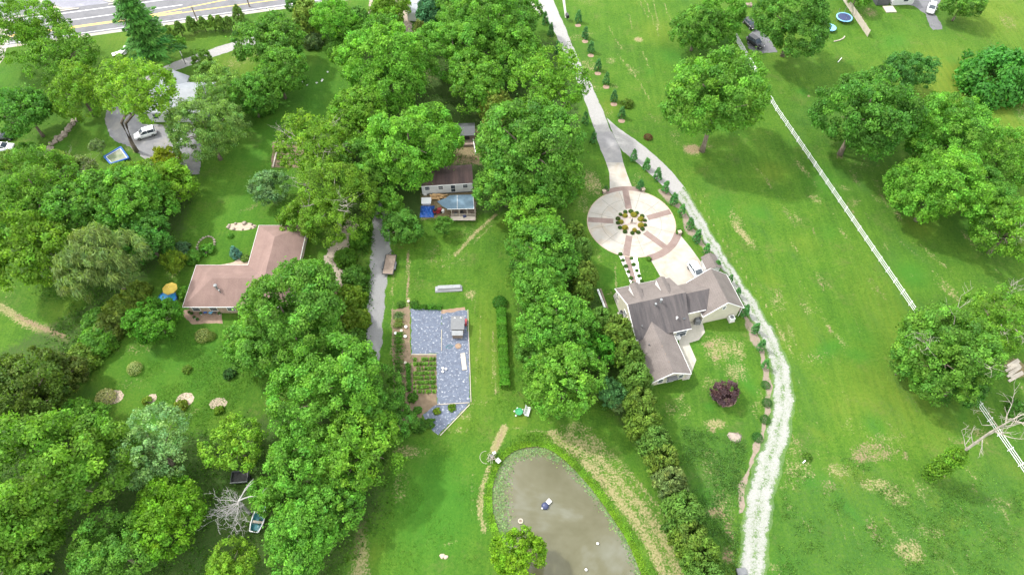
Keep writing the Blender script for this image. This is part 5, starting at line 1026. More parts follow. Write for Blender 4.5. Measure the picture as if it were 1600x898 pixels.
m = MB(); m.add([(rr*math.cos(i*2*math.pi/k), rr*math.sin(i*2*math.pi/k), z) for rr, z in ((R_, 0), (R_+.03, .55), (R_-.12, .62), (R_-.14, .2)) for i in range(k)], [(j*k+i, j*k+(i+1) % k, (j+1)*k+(i+1) % k, (j+1)*k+i) for j in range(3) for i in range(k)]); m.build('wall', 'blue', t); MB().lathe((0, 0, .48), [(R_-.1, 0), (R_-.1, .005)], 36).build('water', 'poolblue', t)
p = at(265, 450, 2.1); t = thing('parasol', 'yellow octagonal parasol beside the round blue pool', 'parasol', p[:2])
m = MB(); m.add([(0, 0, 2.45)]+[(1.3*math.cos(i*math.pi/4), 1.3*math.sin(i*math.pi/4), 2.02) for i in range(8)]+[(1.3*math.cos(i*math.pi/4), 1.3*math.sin(i*math.pi/4), 1.88) for i in range(8)], [(0, 1+i, 1+(i+1) % 8) for i in range(8)]+[(1+i, 9+i, 9+(i+1) % 8, 1+(i+1) % 8) for i in range(8)]); m.build('canopy', 'yellow_c', t)
MB().tube([(0, 0, 0), (0, 0, 2.5)], .03, 8).build('pole', 'white', t); MB().lathe((0, 0, 0), [(.3, 0), (.3, .08), (.08, .14)], 14).build('base', 'grey', t)
c0, c1, c2, c3 = (at(*q, .5) for q in ((163, 245), (188.6, 230), (201, 247), (173.4, 256))); cc = (c0+c1+c2+c3)/4; t = thing('play_frame', 'square blue-rimmed play frame on the lawn left of the parking court', 'play frame', cc[:2])
cs = [q-cc for q in (c0, c1, c2, c3)]; m = MB()
for a, b in zip(cs, cs[1:]+cs[:1]): m.tube([(a.x, a.y, .5), (b.x, b.y, .5)], .2, 8)
m.build('rim', 'blue', t); MB().sheet([(q.x*.93, q.y*.93) for q in cs], .42).build('mat', surf('faded_mat', (.09, .15, .06), (.26, .25, .20), .8, .9, .2), t)
m = MB()
for a, b in zip(cs, cs[1:]+cs[:1]): m.tube([(a.x*.86, a.y*.86, .47), (b.x*.86, b.y*.86, .47)], .07, 6)
m.build('inner_edge', 'vinyl', t)
for q in cs: MB().tube([(q.x, q.y, 0), (q.x, q.y, .5)], .06, 6).build('leg', 'blue', t)
# white boards by the pine, field stone wall
p = at(190, 80, .3); m = MB()
for k in range(6): m.box((p.x+rng.uniform(-1.5, 1.5), p.y+rng.uniform(-1.3, 1.3), .15+.14*k), (rng.uniform(1.4, 2.2), rng.uniform(.8, 1.3), .1), rng.uniform(0, 3), rng.uniform(-.15, .15))
tag(m.build('scrap_pile', 'white'), 'heap of white panels on the grass beside the tall pine', 'scrap pile')
a, b = at(62, 250), at(119, 187); m = MB()
for k in range(46):
    f = k/45; q = a.lerp(b, f); m.rock((q.x+rng.uniform(-.5, .5)*1.3, q.y+rng.uniform(-.4, .4), .2), rng.uniform(.3, .6), rng)
tag(m.build('stone_wall', 'stone'), 'low wall of tan field stones on the upper left lawn', 'stone wall')
# white pole and posts
a = at(290, 100); t = thing('marker_post', 'short white-topped post beside the concrete driveway', 'post', a[:2]); MB().tube([(0, 0, 0), (0, 0, 2.2)], .09, 8).build('post', 'darkgrey', t); MB().tube([(0, 0, 2.2), (0, 0, 3.3)], .11, 8).build('cap', 'white', t)
def utility_pole(px, py, hgt, label, arm=2.6, rz=0):
    a = at(px, py); t = thing('utility_pole', label, 'utility pole', a[:2], rz); MB().tube([(0, 0, 0), (0, 0, hgt)], [.17, .11], 10).build('pole', 'wood', t); MB().box((0, .14, hgt-.5), (arm, .11, .13)).build('crossarm', 'palewood', t)
    for x in (-arm*.45, -arm*.18, arm*.18, arm*.45): MB().lathe((x, .14, hgt-.43), [(.05, 0), (.06, .1), (.03, .16)], 8).build('insulator', 'grey', t)
utility_pole(551, 566, 9, 'wooden utility pole with crossarm between the great maple and the gravel driveway', 2.6, .05); utility_pole(390, 11, 9, 'utility pole beside the highway at the top edge', 2.4, .2); utility_pole(309, 34, 4, 'short pole among the young evergreens along the highway', .8)
a = at(886, 32); t = thing('mailbox', 'dark mailbox on a post at the top of the curved drive', 'mailbox', a[:2], .2); MB().box((0, 0, .55), (.12, .12, 1.1)).build('post', 'darkgrey', t); MB().box((0, 0, 1.15), (.7, 1.2, .5)).tube([(0, -.6, 1.4), (0, .6, 1.4)], .35, 12).build('box', 'black', t)
# low piers closing the paver arcs
for q, l in (((944, 299), 'low stone pier at the left end of the upper paver arc'), ((1005, 296), 'low stone pier at the right end of the upper paver arc'), ((1062, 363), 'low stone pier at the outer end of the lower paver arc')):
    a = at(*q, .5); t = thing('stone_pier', l, 'pier', a[:2], .3); MB().box((0, 0, .35), (.55, .55, .7)).build('shaft', 'stone', t); MB().box((0, 0, .74), (.68, .68, .08)).build('cap', 'pinkmulch', t)
a = at(987.2, 345.5, .5); t = thing('statue', 'small dark statue on a plinth in the middle of the circle bed', 'statue', (a.x, a.y, .046), .4); MB().lathe((0, 0, 0), [(.26, 0), (.26, .12), (.18, .16), (.18, .45), (.22, .5)], 12).build('plinth', 'stone', t)
MB().lathe((0, 0, .5), [(.14, 0), (.17, .12), (.11, .3), (.15, .45), (.06, .56), (.09, .64), (.08, .72), (.01, .77)], 12).build('figure', 'darkgrey', t, True)
for i, q in enumerate(((983, 350), (993, 348.5), (984.5, 340), (979, 352.5))):
    a = at(*q); MB_ = MB().box((a.x, a.y, .075), (.5, .32, .06), .5*i); tag(MB_.build('flat_stone', 'stone'), ['flat stone just below the statue in the circle bed', 'flat stone right of the statue in the circle bed', 'flat stone above the statue in the circle bed', 'flat stone farthest lower left of the statue'][i], 'stone')
# white boards in the grass west of the house
a, b = at(934, 452, .15), at(946, 483, .15); t = tag(MB().box((a+b)/2, ((b-a).length, .34, .2), math.atan2((b-a).y, (b-a).x)).build('white_beam', 'white'), 'long white beam lying in the grass left of the house', 'beam'); a, b = at(938, 451, .1), at(949, 482, .1); tag(MB().box((a+b)/2, ((b-a).length, .3, .16), math.atan2((b-a).y, (b-a).x)).build('timber', 'wood'), 'brown timber lying right beside the long white beam', 'timber')
# clutter by the mobile home
c = at(667, 327, .7); t = thing('tarp_heap', 'heap under a bright blue tarp beside the porch', 'tarp', c[:2]); m = MB(); N_ = 12
m.add([((i/(N_-1)-.5)*2.7, (j/(N_-1)-.5)*3.0, max(.02, .95*min(1, 4*min(i, j, N_-1-i, N_-1-j)/(N_-1))*(.8+.2*math.sin(i*1.7+j*.9))+.1*math.sin(i*.9)*math.cos(j*1.3))) for j in range(N_) for i in range(N_)], [(j*N_+i, j*N_+i+1, (j+1)*N_+i+1, (j+1)*N_+i) for j in range(N_-1) for i in range(N_-1)]); m.build('tarp', 'bluetarp', t)
c = at(666, 313, .8); tag(MB().box((c.x, c.y, .72), (1.9, 1.5, .06), .04, .1).box((c.x, c.y, .35), (1.5, 1.1, .66)).build('white_crate', 'vinyl'), 'white crate just above the blue tarp heap', 'crate')
c = at(686, 309, .3); m = MB()
for k in range(16): m.box((c.x+rng.uniform(-1.2, 1.2), c.y+rng.uniform(-.6, .6), .1+.04*k), (rng.uniform(1.2, 2.6), .22, .06), rng.uniform(-.5, .5))
tag(m.build('lumber_pile', 'orange'), 'heap of orange sawn lumber between the porch and the mobile home', 'lumber')
c = at(683, 329, .5); t = thing('riding_mower', 'red riding mower parked between the blue tarp and the porch', 'mower', c[:2], .4)
MB().box((.45, 0, .62), (.85, .62, .38)).build('hood', 'red', t); MB().box((-.35, 0, .5), (.9, .7, .2)).build('chassis', 'red', t); MB().box((-.42, 0, .75), (.45, .45, .12)).box((-.66, 0, .98), (.1, .45, .4)).build('seat', 'black', t); MB().tube([(.0, 0, .7), (-.1, 0, 1.05)], .03, 6).lathe((-.1, 0, 1.05), [(.18, 0), (.18, .03)], 12).build('steering_wheel', 'black', t); MB().box((0, 0, .25), (.9, 1.15, .14)).build('mower_deck', 'red', t)
for x, r_ in ((-.5, .28), (.65, .2)):
    for s_ in (-1, 1): MB().tube([(x, s_*.38, r_), (x, s_*.56, r_)], r_, 14).build('wheel', 'rubber', t)
c = at(692, 330, .3); tag(MB().lathe((c.x, c.y, 0), [(.25, 0), (.3, .6), (.32, .65)], 14).build('bucket', 'white'), 'white bucket right of the red mower', 'bucket')
c = at(744, 283, .8); t = thing('wheelbarrow', 'dark upturned wheelbarrow and barrel at the right end of the mobile home', 'wheelbarrow', c[:2], .9); MB().add([(-.5, -.35, .4), (.6, -.25, .45), (.6, .25, .45), (-.5, .35, .4), (-.3, -.2, .85), (.4, -.15, .9), (.4, .15, .9), (-.3, .2, .85)], [(0, 1, 5, 4), (1, 2, 6, 5), (2, 3, 7, 6), (3, 0, 4, 7), (4, 5, 6, 7)]).build('tray', 'darkgrey', t); MB().tube([(-1.2, -.3, .5), (.7, -.1, .3)], .03, 6).tube([(-1.2, .3, .5), (.7, .1, .3)], .03, 6).build('handles', 'palewood', t); MB().tube([(.75, -.06, .2), (.75, .06, .2)], .2, 14).build('wheel', 'rubber', t)
for k, (x, y) in enumerate(((664, 301), (671, 300), (712, 335), (722, 333), (733, 334), (726, 339))):
    c = at(x, y, .6); tag(MB().box((c.x, c.y, .25 if k < 2 else .7), (.6, .5, .5), k*.7).box((c.x+.05, c.y, .52 if k < 2 else .98), (.3, .35, .1), k).build('storage_bin', ['white', 'grey', 'darkgrey', 'black', 'wood', 'navy'][k]), ['white bin against the front of the mobile home', 'grey bin beside the white bin at the mobile home', 'leftmost bin on the porch deck', 'black bin in the middle of the porch deck', 'brown box at the right of the porch deck', 'navy bin nearest the front edge of the porch deck'][k], 'bin')
# long sheet pile on the lawn
a, b = at(681, 451, .2), at(724, 449, .2); t = thing('sheet_pile', 'long low pile of grey roofing sheets on the middle lawn', 'sheet pile', ((a+b)/2)[:2], math.atan2((b-a).y, (b-a).x)); Ln = (b-a).length
for k in range(4): MB().box((rng.uniform(-.2, .2), (k-1.5)*.12, .08+.1*k), (Ln*rng.uniform(.8, 1), 1.1-.12*k, .05), rng.uniform(-.03, .03), rng.uniform(-.05, .05)).build('sheet', ['grey', 'steel', 'grey', 'steel'][k], t)
# long clipped hedge
a, b = at(783, 484, .5), at(789, 604, .5)
def hedge():
    global nr; nr = np.random.default_rng(77); n = 9000; Lh = (b-a).length; f = nr.random(n); s_ = nr.uniform(-1, 1, n); side = nr.random(n)
    wd = .72+.08*np.sin(f*40)+.05*np.sin(f*93); ht = 1.25+.06*np.sin(f*57); top = side < .55; sg = np.sign(s_)
    x = np.where(top, s_*wd, sg*wd)+nr.normal(0, .05, n); z = np.where(top, ht-.18*np.abs(s_)**3, nr.random(n)*ht)+nr.normal(0, .05, n); y = (f-.5)*Lh
    N = np.where(top[:, None], np.array([0, 0, 1.]), np.stack([sg, 0*sg, 0*sg+.2], 1)); d_ = (b-a).normalized(); A = np.array([[d_.y, d_.x, 0], [-d_.x, d_.y, 0], [0, 0, 1]])
    P = np.stack([x, y, np.maximum(z, .02)], 1)@A.T; N = unit(N@A.T+nr.normal(0, .5, (n, 3))); me = leaf_mesh('clipped_hedge', P, N, .26*nr.uniform(.7, 1.3, n), .13, tints(n, (f*30).astype(int), .16))
    o = bpy.data.objects.new('clipped_hedge', me); COL.objects.link(o); o.location = ((a+b)/2)[:2]+(0,) if False else ((a.x+b.x)/2, (a.y+b.y)/2, 0); o.color = (.062, .20, .016, 1); tag(o, 'long narrow clipped hedge on the middle lawn right of the garden', 'hedge')
hedge()
# pond: aerator, buoys, edge clutter
p = at(852, 789, .2); t = thing('aerator_float', 'dark dome float with white panel out on the pond', 'float', (p.x, p.y, -.2), .5); MB().lathe((0, 0, 0), [(.5, 0), (.56, .12), (.5, .3), (.3, .48), (.05, .52)], 16).build('dome', 'navy', t, True); MB().box((.75, .25, .35), (.7, .62, .06), .3, .2).build('panel', 'white', t); MB().box((.75, .25, .15), (.5, .45, .3), .3).build('box', 'grey', t); MB().lathe((-.55, -.1, .05), [(.12, 0), (.14, .15), (.03, .25)], 10).build('lamp', 'white', t)
p = at(813.5, 813, .1); t = thing('ring_float', 'small brown ring float with white rim left on the pond', 'float', (p.x, p.y, -.2)); k = 16; m = MB(); m.add([((.3+.1*math.cos(b_))*math.cos(i*2*math.pi/k), (.3+.1*math.cos(b_))*math.sin(i*2*math.pi/k), .12+.12*math.sin(b_)) for b_ in np.linspace(0, 2*math.pi, 9)[:-1] for i in range(k)], [(j*k+i, j*k+(i+1) % k, ((j+1) % 8)*k+(i+1) % k, ((j+1) % 8)*k+i) for j in range(8) for i in range(k)]); m.build('ring', 'palewood', t); MB().lathe((0, 0, .02), [(.28, 0), (.26, .12)], 14).build('cup', 'wood', t)
for q, l in (((934, 848), 'white ball buoy farther from the shore on the pond'), ((916, 889), 'white ball buoy nearest the bottom edge of the pond')):
    p = at(*q, .1); t = thing('buoy', l, 'buoy', (p.x, p.y, -.2)); MB().lathe((0, 0, -.05), [(.02, -.02), (.15, .05), (.2, .2), (.15, .34), (.03, .4)], 14).build('ball', 'white', t, True); MB().tube([(0, 0, .38), (0, 0, .46)], .03, 6).build('ring', 'grey', t)
p = at(769, 715, .3); t = thing('pipe_tangle', 'tangle of bent white pipes and a seat at the edge of the pond', 'scrap frame', p[:2], .3); m = MB()
for k in range(9):
    a_ = rng.uniform(0, 6.28); m.tube([(rng.uniform(-.7, .7), rng.uniform(-.8, .8), .05), (rng.uniform(-.5, .5), rng.uniform(-.6, .6), .9), (.9*math.cos(a_), .9*math.sin(a_), .3)], .03, 6)
m.tube([(-.5+1.0*math.cos(x)*.9-.4, .3+1.0*math.sin(x), .5) for x in np.linspace(1.2, 4.6, 12)], .028, 6); m.build('pipes', 'palewood', t); MB().box((.75, -.7, .4), (.6, .7, .08), .5, .2).box((.5, .6, .55), (.5, .4, .06), .2, -.3).build('seat', 'white', t); MB().box((.0, .2, .3), (.5, .5, .4), .7).build('box', 'grey', t)
p = at(824.5, 642, .4); t = thing('lawn_bench', 'white slatted bench on the lawn above the pond', 'bench', p[:2], 1.3); m = MB()
for k in range(5): m.box((0, -.28+.14*k, .42), (1.5, .09, .04))
m.build('seat', 'vinyl', t); m = MB()
for k in range(4): m.box((0, .38+.03*k, .55+.13*k), (1.5, .04, .09))
m.build('backrest', 'vinyl', t)
for x in (-.65, .65): MB().box((x, 0, .21), (.07, .7, .42)).build('leg', 'vinyl', t)
p = at(811, 643, .3); t = thing('planter_tub', 'green tub planter ringed by white globes beside the white bench', 'planter', p[:2]); MB().lathe((0, 0, 0), [(.45, 0), (.6, .4), (.62, .45), (.5, .46), (.45, .38)], 16).build('tub', plain((.02, .22, .08), .5), t)
for a_ in (.6, 1.9, 2.9, 4.0): MB().lathe((.75*math.cos(a_), .75*math.sin(a_), 0), [(.02, 0), (.14, .08), (.14, .18), (.02, .28)], 10).build('globe', 'white', t, True)
# garden: board, beds, stakes
for q0_, q1_, w_, mt, l, nm in (((723, 552), (726, 578), .75, 'palewood', 'pale wooden board lying at the right of the garden cloth', 'board'), ((734, 632), (688, 680), .12, 'palewood', 'long pale plank edging the slanted lower end of the garden', 'edging_plank'), ((731, 484), (736, 628), .10, 'palewood', 'long pale plank edging the right side of the garden', 'edging_plank'), ((643, 554), (682, 554), .14, 'palewood', 'plank across the top of the vegetable rows', 'edging_plank'), ((683, 632), (733, 629), .10, 'palewood', 'plank across the cloth above the two garden clumps', 'edging_plank'), ((690, 548), (690, 515), .08, 'palewood', 'thin plank down the middle of the garden cloth', 'edging_plank')):
    a, b = at(*q0_), at(*q1_); d_ = b-a; tag(MB().box(((a.x+b.x)/2, (a.y+b.y)/2, .07), (d_.length, w_, .1), math.atan2(d_.y, d_.x)).build(nm, mt), l, 'plank')
c = at(716, 540, .1); tag(MB().lathe((c.x, c.y, .02), [(.55, 0), (.45, .1), (.2, .16), (.02, .18)], 14).build('soil_heap', 'dirt'), 'small heap of orange soil on the garden cloth', 'soil heap')
c = at(702, 541, .1); k = 18; tag(MB().tube([(c.x+.5*math.cos(x)+.15*math.sin(3*x), c.y+.28*math.sin(x), .06) for x in np.linspace(0, 6, 24)], .04, 6).build('garden_hose', 'teal'), 'coiled hose beside the soil heap on the garden cloth', 'hose')
for i, q in enumerate(((692, 576), (697, 577), (692, 581))): c = at(*q); tag(MB().lathe((c.x, c.y, .02), [(.16, 0), (.2, .25), (.17, .26)], 10).build('pot', 'white'), ['left white pot of three on the lower garden cloth', 'right white pot of three on the lower garden cloth', 'lowest white pot of three on the lower garden cloth'][i], 'pot')
c = at(728, 504, .5); tag(MB().box((c.x, c.y, .4), (.35, .7, .8)).box((c.x, c.y+.6, .3), (.3, .4, .6), .3).build('red_crate', 'red'), 'red crate standing right of the grey-roofed coop', 'crate')
def plant_row(p0, p1, wd, hgt, col, label, group, n=420, name='vegetable_row', cat='vegetable row', gaps=.3):
    global nr; nr = np.random.default_rng(int(p0[0]*13+p0[1])); a, b = at(*p0), at(*p1); f = nr.random(n); cl = (f*14).astype(int); keep = nr.random(14)[cl] > gaps*.6; f = f[keep]; cl = cl[keep]; n = len(f)
    A, B = np.array(a), np.array(b); d_ = unit((B-A)[None])[0]; nrm = np.array([-d_[1], d_[0], 0]); P = A+(B-A)*f[:, None]+nrm*nr.normal(0, wd*.4, (n, 1)); P[:, 2] = np.abs(nr.normal(.3, .3, n))*hgt+.04; P = P-A
    me = leaf_mesh(name, P, unit(nr.normal(0, .6, (n, 3))+[0, 0, .9]), .24*nr.uniform(.6, 1.4, n), .13, tints(n, cl, .2)); o = bpy.data.objects.new(name, me); COL.objects.link(o); o.location = (a.x, a.y, 0); o.color = (*col, 1); tag(o, label, cat, group)
for i in range(8): plant_row((646, 562+i*7.2), (681, 561+i*7.2), .34, .45, (.085, .20, .03), ORD[i]+' short vegetable row from the top, left of the garden cloth', 'vegetable rows', 1000)
plant_row((646, 480), (690, 481), .6, .6, (.045, .15, .015), 'strip of tall greens along the upper edge of the garden cloth', None, 1500, 'plant_strip', 'plants', 0); plant_row((638, 570), (640, 612), .4, 1.2, (.035, .13, .012), 'tall bean row standing left of the short vegetable rows', None, 1600, 'plant_strip', 'plants', 0)
for i, (y0, y1, c_) in enumerate(((488, 500, (.09, .16, .06)), (500, 514, (.12, .19, .05)), (520, 545, (.05, .15, .015)), (545, 575, (.05, .14, .02)), (575, 610, (.04, .12, .015)), (610, 650, (.05, .13, .02)))):
    plant_row((624, y0), (622, y1), 1.1, .7, c_, ORD[i]+' clump from the top in the flower strip left of the garden', 'flower strip clumps', 700, 'flower_clump', 'plants', .2)
for q, r_, c_, l in (((683, 641), 8, (.09, .17, .012), 'yellow-flowered clump on the slanted lower garden cloth'), ((706, 636), 8, (.08, .17, .015), 'bright green clump right of the yellow-flowered one on the garden cloth'), ((626, 475), 7, (.05, .13, .02), 'leafy clump left of the dirt path above the garden'), ((648, 474), 7, (.04, .13, .015), 'leafy clump right of the dirt path above the garden'), ((645, 620), 11, (.05, .14, .015), 'bushy clump at the lower left corner of the garden'), ((652, 640), 9, (.05, .15, .02), 'sprawling clump at the lower end of the vegetable rows'), ((672, 660), 9, (.04, .13, .015), 'sprawling clump at the lowest corner of the garden'), ((655, 665), 12, (.04, .12, .015), 'dark sprawling clump below the garden')):
    shrub('shrub', q[0], q[1], r_, c_, l, None, 'plant', 'garden_plant', .7)
for i, q in enumerate(((634, 510), (627, 516), (633, 525), (638, 470), (618, 520), (633, 566))): c = at(*q, .3); tag(MB().lathe((c.x, c.y, 0), [(.2, 0), (.26, .3), (.22, .32)], 10).build('flower_pot', ['white', 'palewood'][i % 2]), ORD[i]+' pot among the flower strip plants left of the garden', 'pot', 'pots in the flower strip')
for i in range(6): plant_row((432+i*.3, 226+i*6), (474, 227+i*6), .4, .5, (.06, .15, .03), ORD[i]+' row from the top of the fenced garden plot on the narrow lawn', 'rows of the upper garden plot', 260)
t = thing('plot_border', 'pale timber border round the garden plot on the narrow lawn', 'border', at(428, 240)[:2]); o_ = at(428, 240)
for i, (a, b) in enumerate((((436, 222), (474, 226)), ((436, 222), (427, 262)))):
    a, b = at(*a)-o_, at(*b)-o_; MB().box(((a.x+b.x)/2, (a.y+b.y)/2, .15), ((b-a).length, .25, .3), math.atan2((b-a).y, (b-a).x)).build('timber', 'palewood', t)
# rock bed stones, stone ring, patio things of the pinkish house
for i in range(9):
    f = i/9*6.28; c = at(377, 354); tag(MB().rock((c.x+2.5*math.cos(f), c.y+.75*math.sin(f), .12), rng.uniform(.2, .42), rng).build('boulder', 'stone', None, True), ORD[i]+' boulder anticlockwise round the rock bed above the pinkish roof', 'boulder', 'boulders of the rock bed')
c = at(322, 383); m = MB()
for k in range(20): a_ = k*math.pi/10; m.rock((c.x+1.55*math.cos(a_), c.y+2.0*math.sin(a_), .14), rng.uniform(.16, .26), rng)
tag(m.build('stone_ring', 'stone'), 'ring of small stones round the flower bed above the pinkish roof', 'stone ring')
for i, (x, y, mt) in enumerate(((321, 487, 'blue'), (329, 488, 'lightblue'), (336, 487, 'darkgrey'))):
    c = at(x, y, .4); t = thing('patio_chair', ['blue chair on the patio below the pinkish roof', 'pale blue chair on the patio below the pinkish roof', 'dark chair on the patio below the pinkish roof'][i], 'chair', c[:2], rng.uniform(-.6, .6)); MB().box((0, 0, .42), (.6, .55, .07)).build('seat', mt, t); MB().box((0, .3, .72), (.6, .07, .6), 0, -.2).build('backrest', mt, t)
    for a_, b_ in ((-.26, -.24), (.26, -.24), (-.26, .24), (.26, .24)): MB().tube([(a_, b_, 0), (a_, b_, .42)], .025, 6).build('leg', 'steel', t)
for i, (x, y, mt) in enumerate(((300, 490, 'wood'), (304, 496, 'white'), (296, 488, 'stone'), (309, 499, 'grey'), (314, 490, 'white'), (343, 490, 'white'))):
    c = at(x, y, .2); t = thing('potted_plant', ['brown', 'white', 'tan', 'grey', 'small white', 'far white'][i]+' pot with a plant on the patio below the pinkish roof, '+ORD[i]+' set out', 'potted plant', c[:2], 0, 'pots on the patio of the pinkish house'); MB().lathe((0, 0, 0), [(.18, 0), (.26, .35), (.22, .36)], 10).build('pot', mt, t)
    o = bpy.data.objects.new('foliage', crown('ball', .45, 1)[0]); COL.objects.link(o); o.parent = t; o.location = (0, 0, .28); o.scale = (.6, .6, .7); o.color = (.05, .14, .03, 1)
# boat and crate in the lower woods
p = at(405, 806, .5); t = thing('rowing_boat', 'old teal boat with white gunwale lying in the lower woods', 'boat', p[:2], 1.45); sec = [(-2.2, .62), (-1.2, .85), (0, .9), (1.2, .7), (2.1, .1)]; m = MB(); vs = []
for x, b_ in sec: vs += [(x, -b_, .55), (x, -b_*.6, .12), (x, 0, .03), (x, b_*.6, .12), (x, b_, .55)]
m.add(vs, [(i*5+k, i*5+k+1, i*5+6+k, i*5+5+k) for i in range(4) for k in range(4)]+[(0, 1, 2, 3, 4)]).build('hull', 'teal', t); m = MB()
for s_ in (-1, 1): m.tube([(x, s_*b_, .56) for x, b_ in sec], .09, 6)
m.tube([(-2.2, -.62, .56), (-2.2, .62, .56)], .09, 6).build('gunwale', 'vinyl', t); MB().box((-.8, 0, .42), (.35, 1.5, .06)).box((.6, 0, .42), (.35, 1.3, .06)).build('bench', 'palewood', t)
p = at(375, 745, .8); t = thing('box_trailer', 'dark open box trailer in shade above the grey dead tree', 'trailer', p[:2], .1); m = MB()
for s_ in (-1, 1): m.box((s_*1.2, 0, .85), (.06, 1.7, .5)); m.box((0, s_*.85, .85), (2.4, .06, .5))
m.build('side', 'darkgrey', t); MB().box((0, 0, .6), (2.4, 1.7, .06)).build('deck', 'black', t); MB().box((0, -.88, 1.12), (2.5, .1, .06)).build('rail', 'steel', t)
for s_ in (-1, 1): MB().tube([(s_*1.26, 0, .32), (s_*1.44, 0, .32)], .32, 14).build('wheel', 'rubber', t)
p = at(1585, 577, .2); m = MB()
for k in range(7): m.box((p.x+rng.uniform(-.5, .5), p.y+(k-3)*.45, .08+.03*(k % 3)), (rng.uniform(2.6, 3.6), .42, .08), rng.uniform(-.1, .1)+.5)
tag(m.build('board_pile', 'palewood'), 'spread of pale boards on the ground at the right edge', 'boards')
a, b = at(1309, 98), at(1315, 91); d_ = b-a; tag(MB().box(((a.x+b.x)/2, (a.y+b.y)/2, .08), (d_.length, .14, .1), math.atan2(d_.y, d_.x)).build('board', 'white'), 'single white board lying in the upper right pasture', 'board')
tag(MB().tube([at(1303, 65, .12), at(1312, 63, .14), at(1318, 60, .14), at(1320, 57, .12)], .14, 6).build('log', 'palewood'), 'curved pale log in the grass below the two trampolines', 'log')
for i, q in enumerate(((1250, 30), (1262, 36), (1238, 40), (1170, 8))): c = at(*q, .3); tag(MB().box((c.x, c.y, .25), (1.6, 1.1, .5), i).box((c.x+.4, c.y+.3, .55), (.9, .3, .1), i+1).build('junk_heap', ['white', 'palewood', 'palewood', 'wood'][i]), ['white junk heap under the big tree by the trampolines', 'pale junk heap right of the white one under the big tree', 'pale junk heap left of the white one under the big tree', 'brown junk heap at the top between the two upper trees'][i], 'junk')
p = at(1148, 683); tag(MB().rock((p.x, p.y, .03), .85, rng, .2).build('flat_rock', 'stone', None, True), 'flat pale rock in the rough grass behind the purple tree', 'rock')
p = at(1158, 893, .1); tag(MB().box((p.x, p.y, .25), (1.3, .9, .5), .1).build('drain_box', 'grey'), 'grey drain box at the bottom edge beside the gravel lane', 'drain box')
for i, q in enumerate(((472, 128), (495, 130), (512, 113), (504, 125), (480, 133), (503, 127))): c = at(*q); tag(MB().rock((c.x, c.y, .05), .22, rng).build('stone', 'white'), ORD[i]+' small white stone on the shaded narrow lawn', 'stone', 'white stones on the narrow lawn')
c = at(691, 868); tag(MB().rock((c.x, c.y, .04), .35, rng, .4).rock((c.x+.5, c.y-.15, .04), .28, rng, .4).build('rubble', 'pinkmulch'), 'pale rubble on the lower lawn left of the pond', 'rubble')
c = at(1258, 718); tag(MB().box((c.x-.25, c.y-.3, .12), (.7, .16, .1), .7).build('board', 'white'), 'short white board beside the weedy shrub on the pasture', 'board')

# ------------------------------------------------------------------ dead trees
B_ = at(1449, 744); t = thing('dead_tree', 'bare dead tree with ivy-wrapped trunk leaning over the white fence', 'dead tree', B_[:2]); rg = random.Random(5)
m = MB(); top = Vector((.6, .1, 20.5)); pts = [Vector((0, 0, 0)), Vector((.05, 0, 5)), Vector((.2, .1, 10)), Vector((.3, .2, 16)), top]; m.tube(pts, [.30, .25, .20, .15, .08], 10)
for z, a_, ln in ((10.5, 2.4, 3.5), (12, 1.5, 2.5), (14, 4.2, 3), (15.5, .5, 4), (16.5, 5.4, 4.5), (17.5, 2.2, 3.5), (18, -.3, 5), (19, 1.2, 4), (20, 5.8, 4), (20.3, .2, 4), (20.4, 3.2, 3)):
    st = pts[2].lerp(top, (z-10)/10.5) if z > 10 else pts[2]; branch(m, st, Vector((math.cos(a_), math.sin(a_), .75)).normalized(), ln*.85, .075, 2, rg, .02, 3)
m.build('trunk', 'pale_bark', t)
def ivy():
    global nr; nr = np.random.default_rng(9); n = 3600; z = nr.uniform(.8, 10.3, n); a_ = nr.uniform(0, 6.28, n); r_ = (1.25+.35*np.sin(z*1.9)+.2*np.sin(z*4.1))*np.clip((10.6-z)/2.2, .25, 1)*nr.uniform(.35, 1.1, n)
    P = np.stack([np.cos(a_)*r_+z*.02, np.sin(a_)*r_, z], 1); N = unit(np.stack([np.cos(a_), np.sin(a_), 0*z+.35], 1)+nr.normal(0, .4, (n, 3))); me = leaf_mesh('ivy', P, N, .36*nr.uniform(.7, 1.3, n), .26, tints(n, (z*3).astype(int), .2)); o = bpy.data.objects.new('ivy', me); COL.objects.link(o); o.parent = t; o.color = (.080, .195, .018, 1)
ivy()
c = at(374, 786, 4.5); t = thing('dead_tree', 'grey dead tree with a mass of bare branches in the lower left woods', 'dead tree', (c.x, c.y, 0)); rg = random.Random(12); m = MB(); m.tube([(0, 0, 0), (.1, 0, 2.5), (.0, .2, 5)], [.26, .22, .16], 9)
for k in range(15):
    a_ = 2.7+k*.15+rg.uniform(-.25, .25); branch(m, Vector((0, .1, rg.uniform(3, 5))), Vector((math.cos(a_), math.sin(a_), rg.uniform(-.05, .45))).normalized(), rg.uniform(1.7, 3.4), .06, 3, rg, .03, 3)
for a_ in (.5, 1.1): branch(m, Vector((0, .2, 5)), Vector((math.cos(a_), math.sin(a_), .5)).normalized(), 3.6, .12, 1, rg, 0, 2)
m.build('trunk', 'greywood', t)

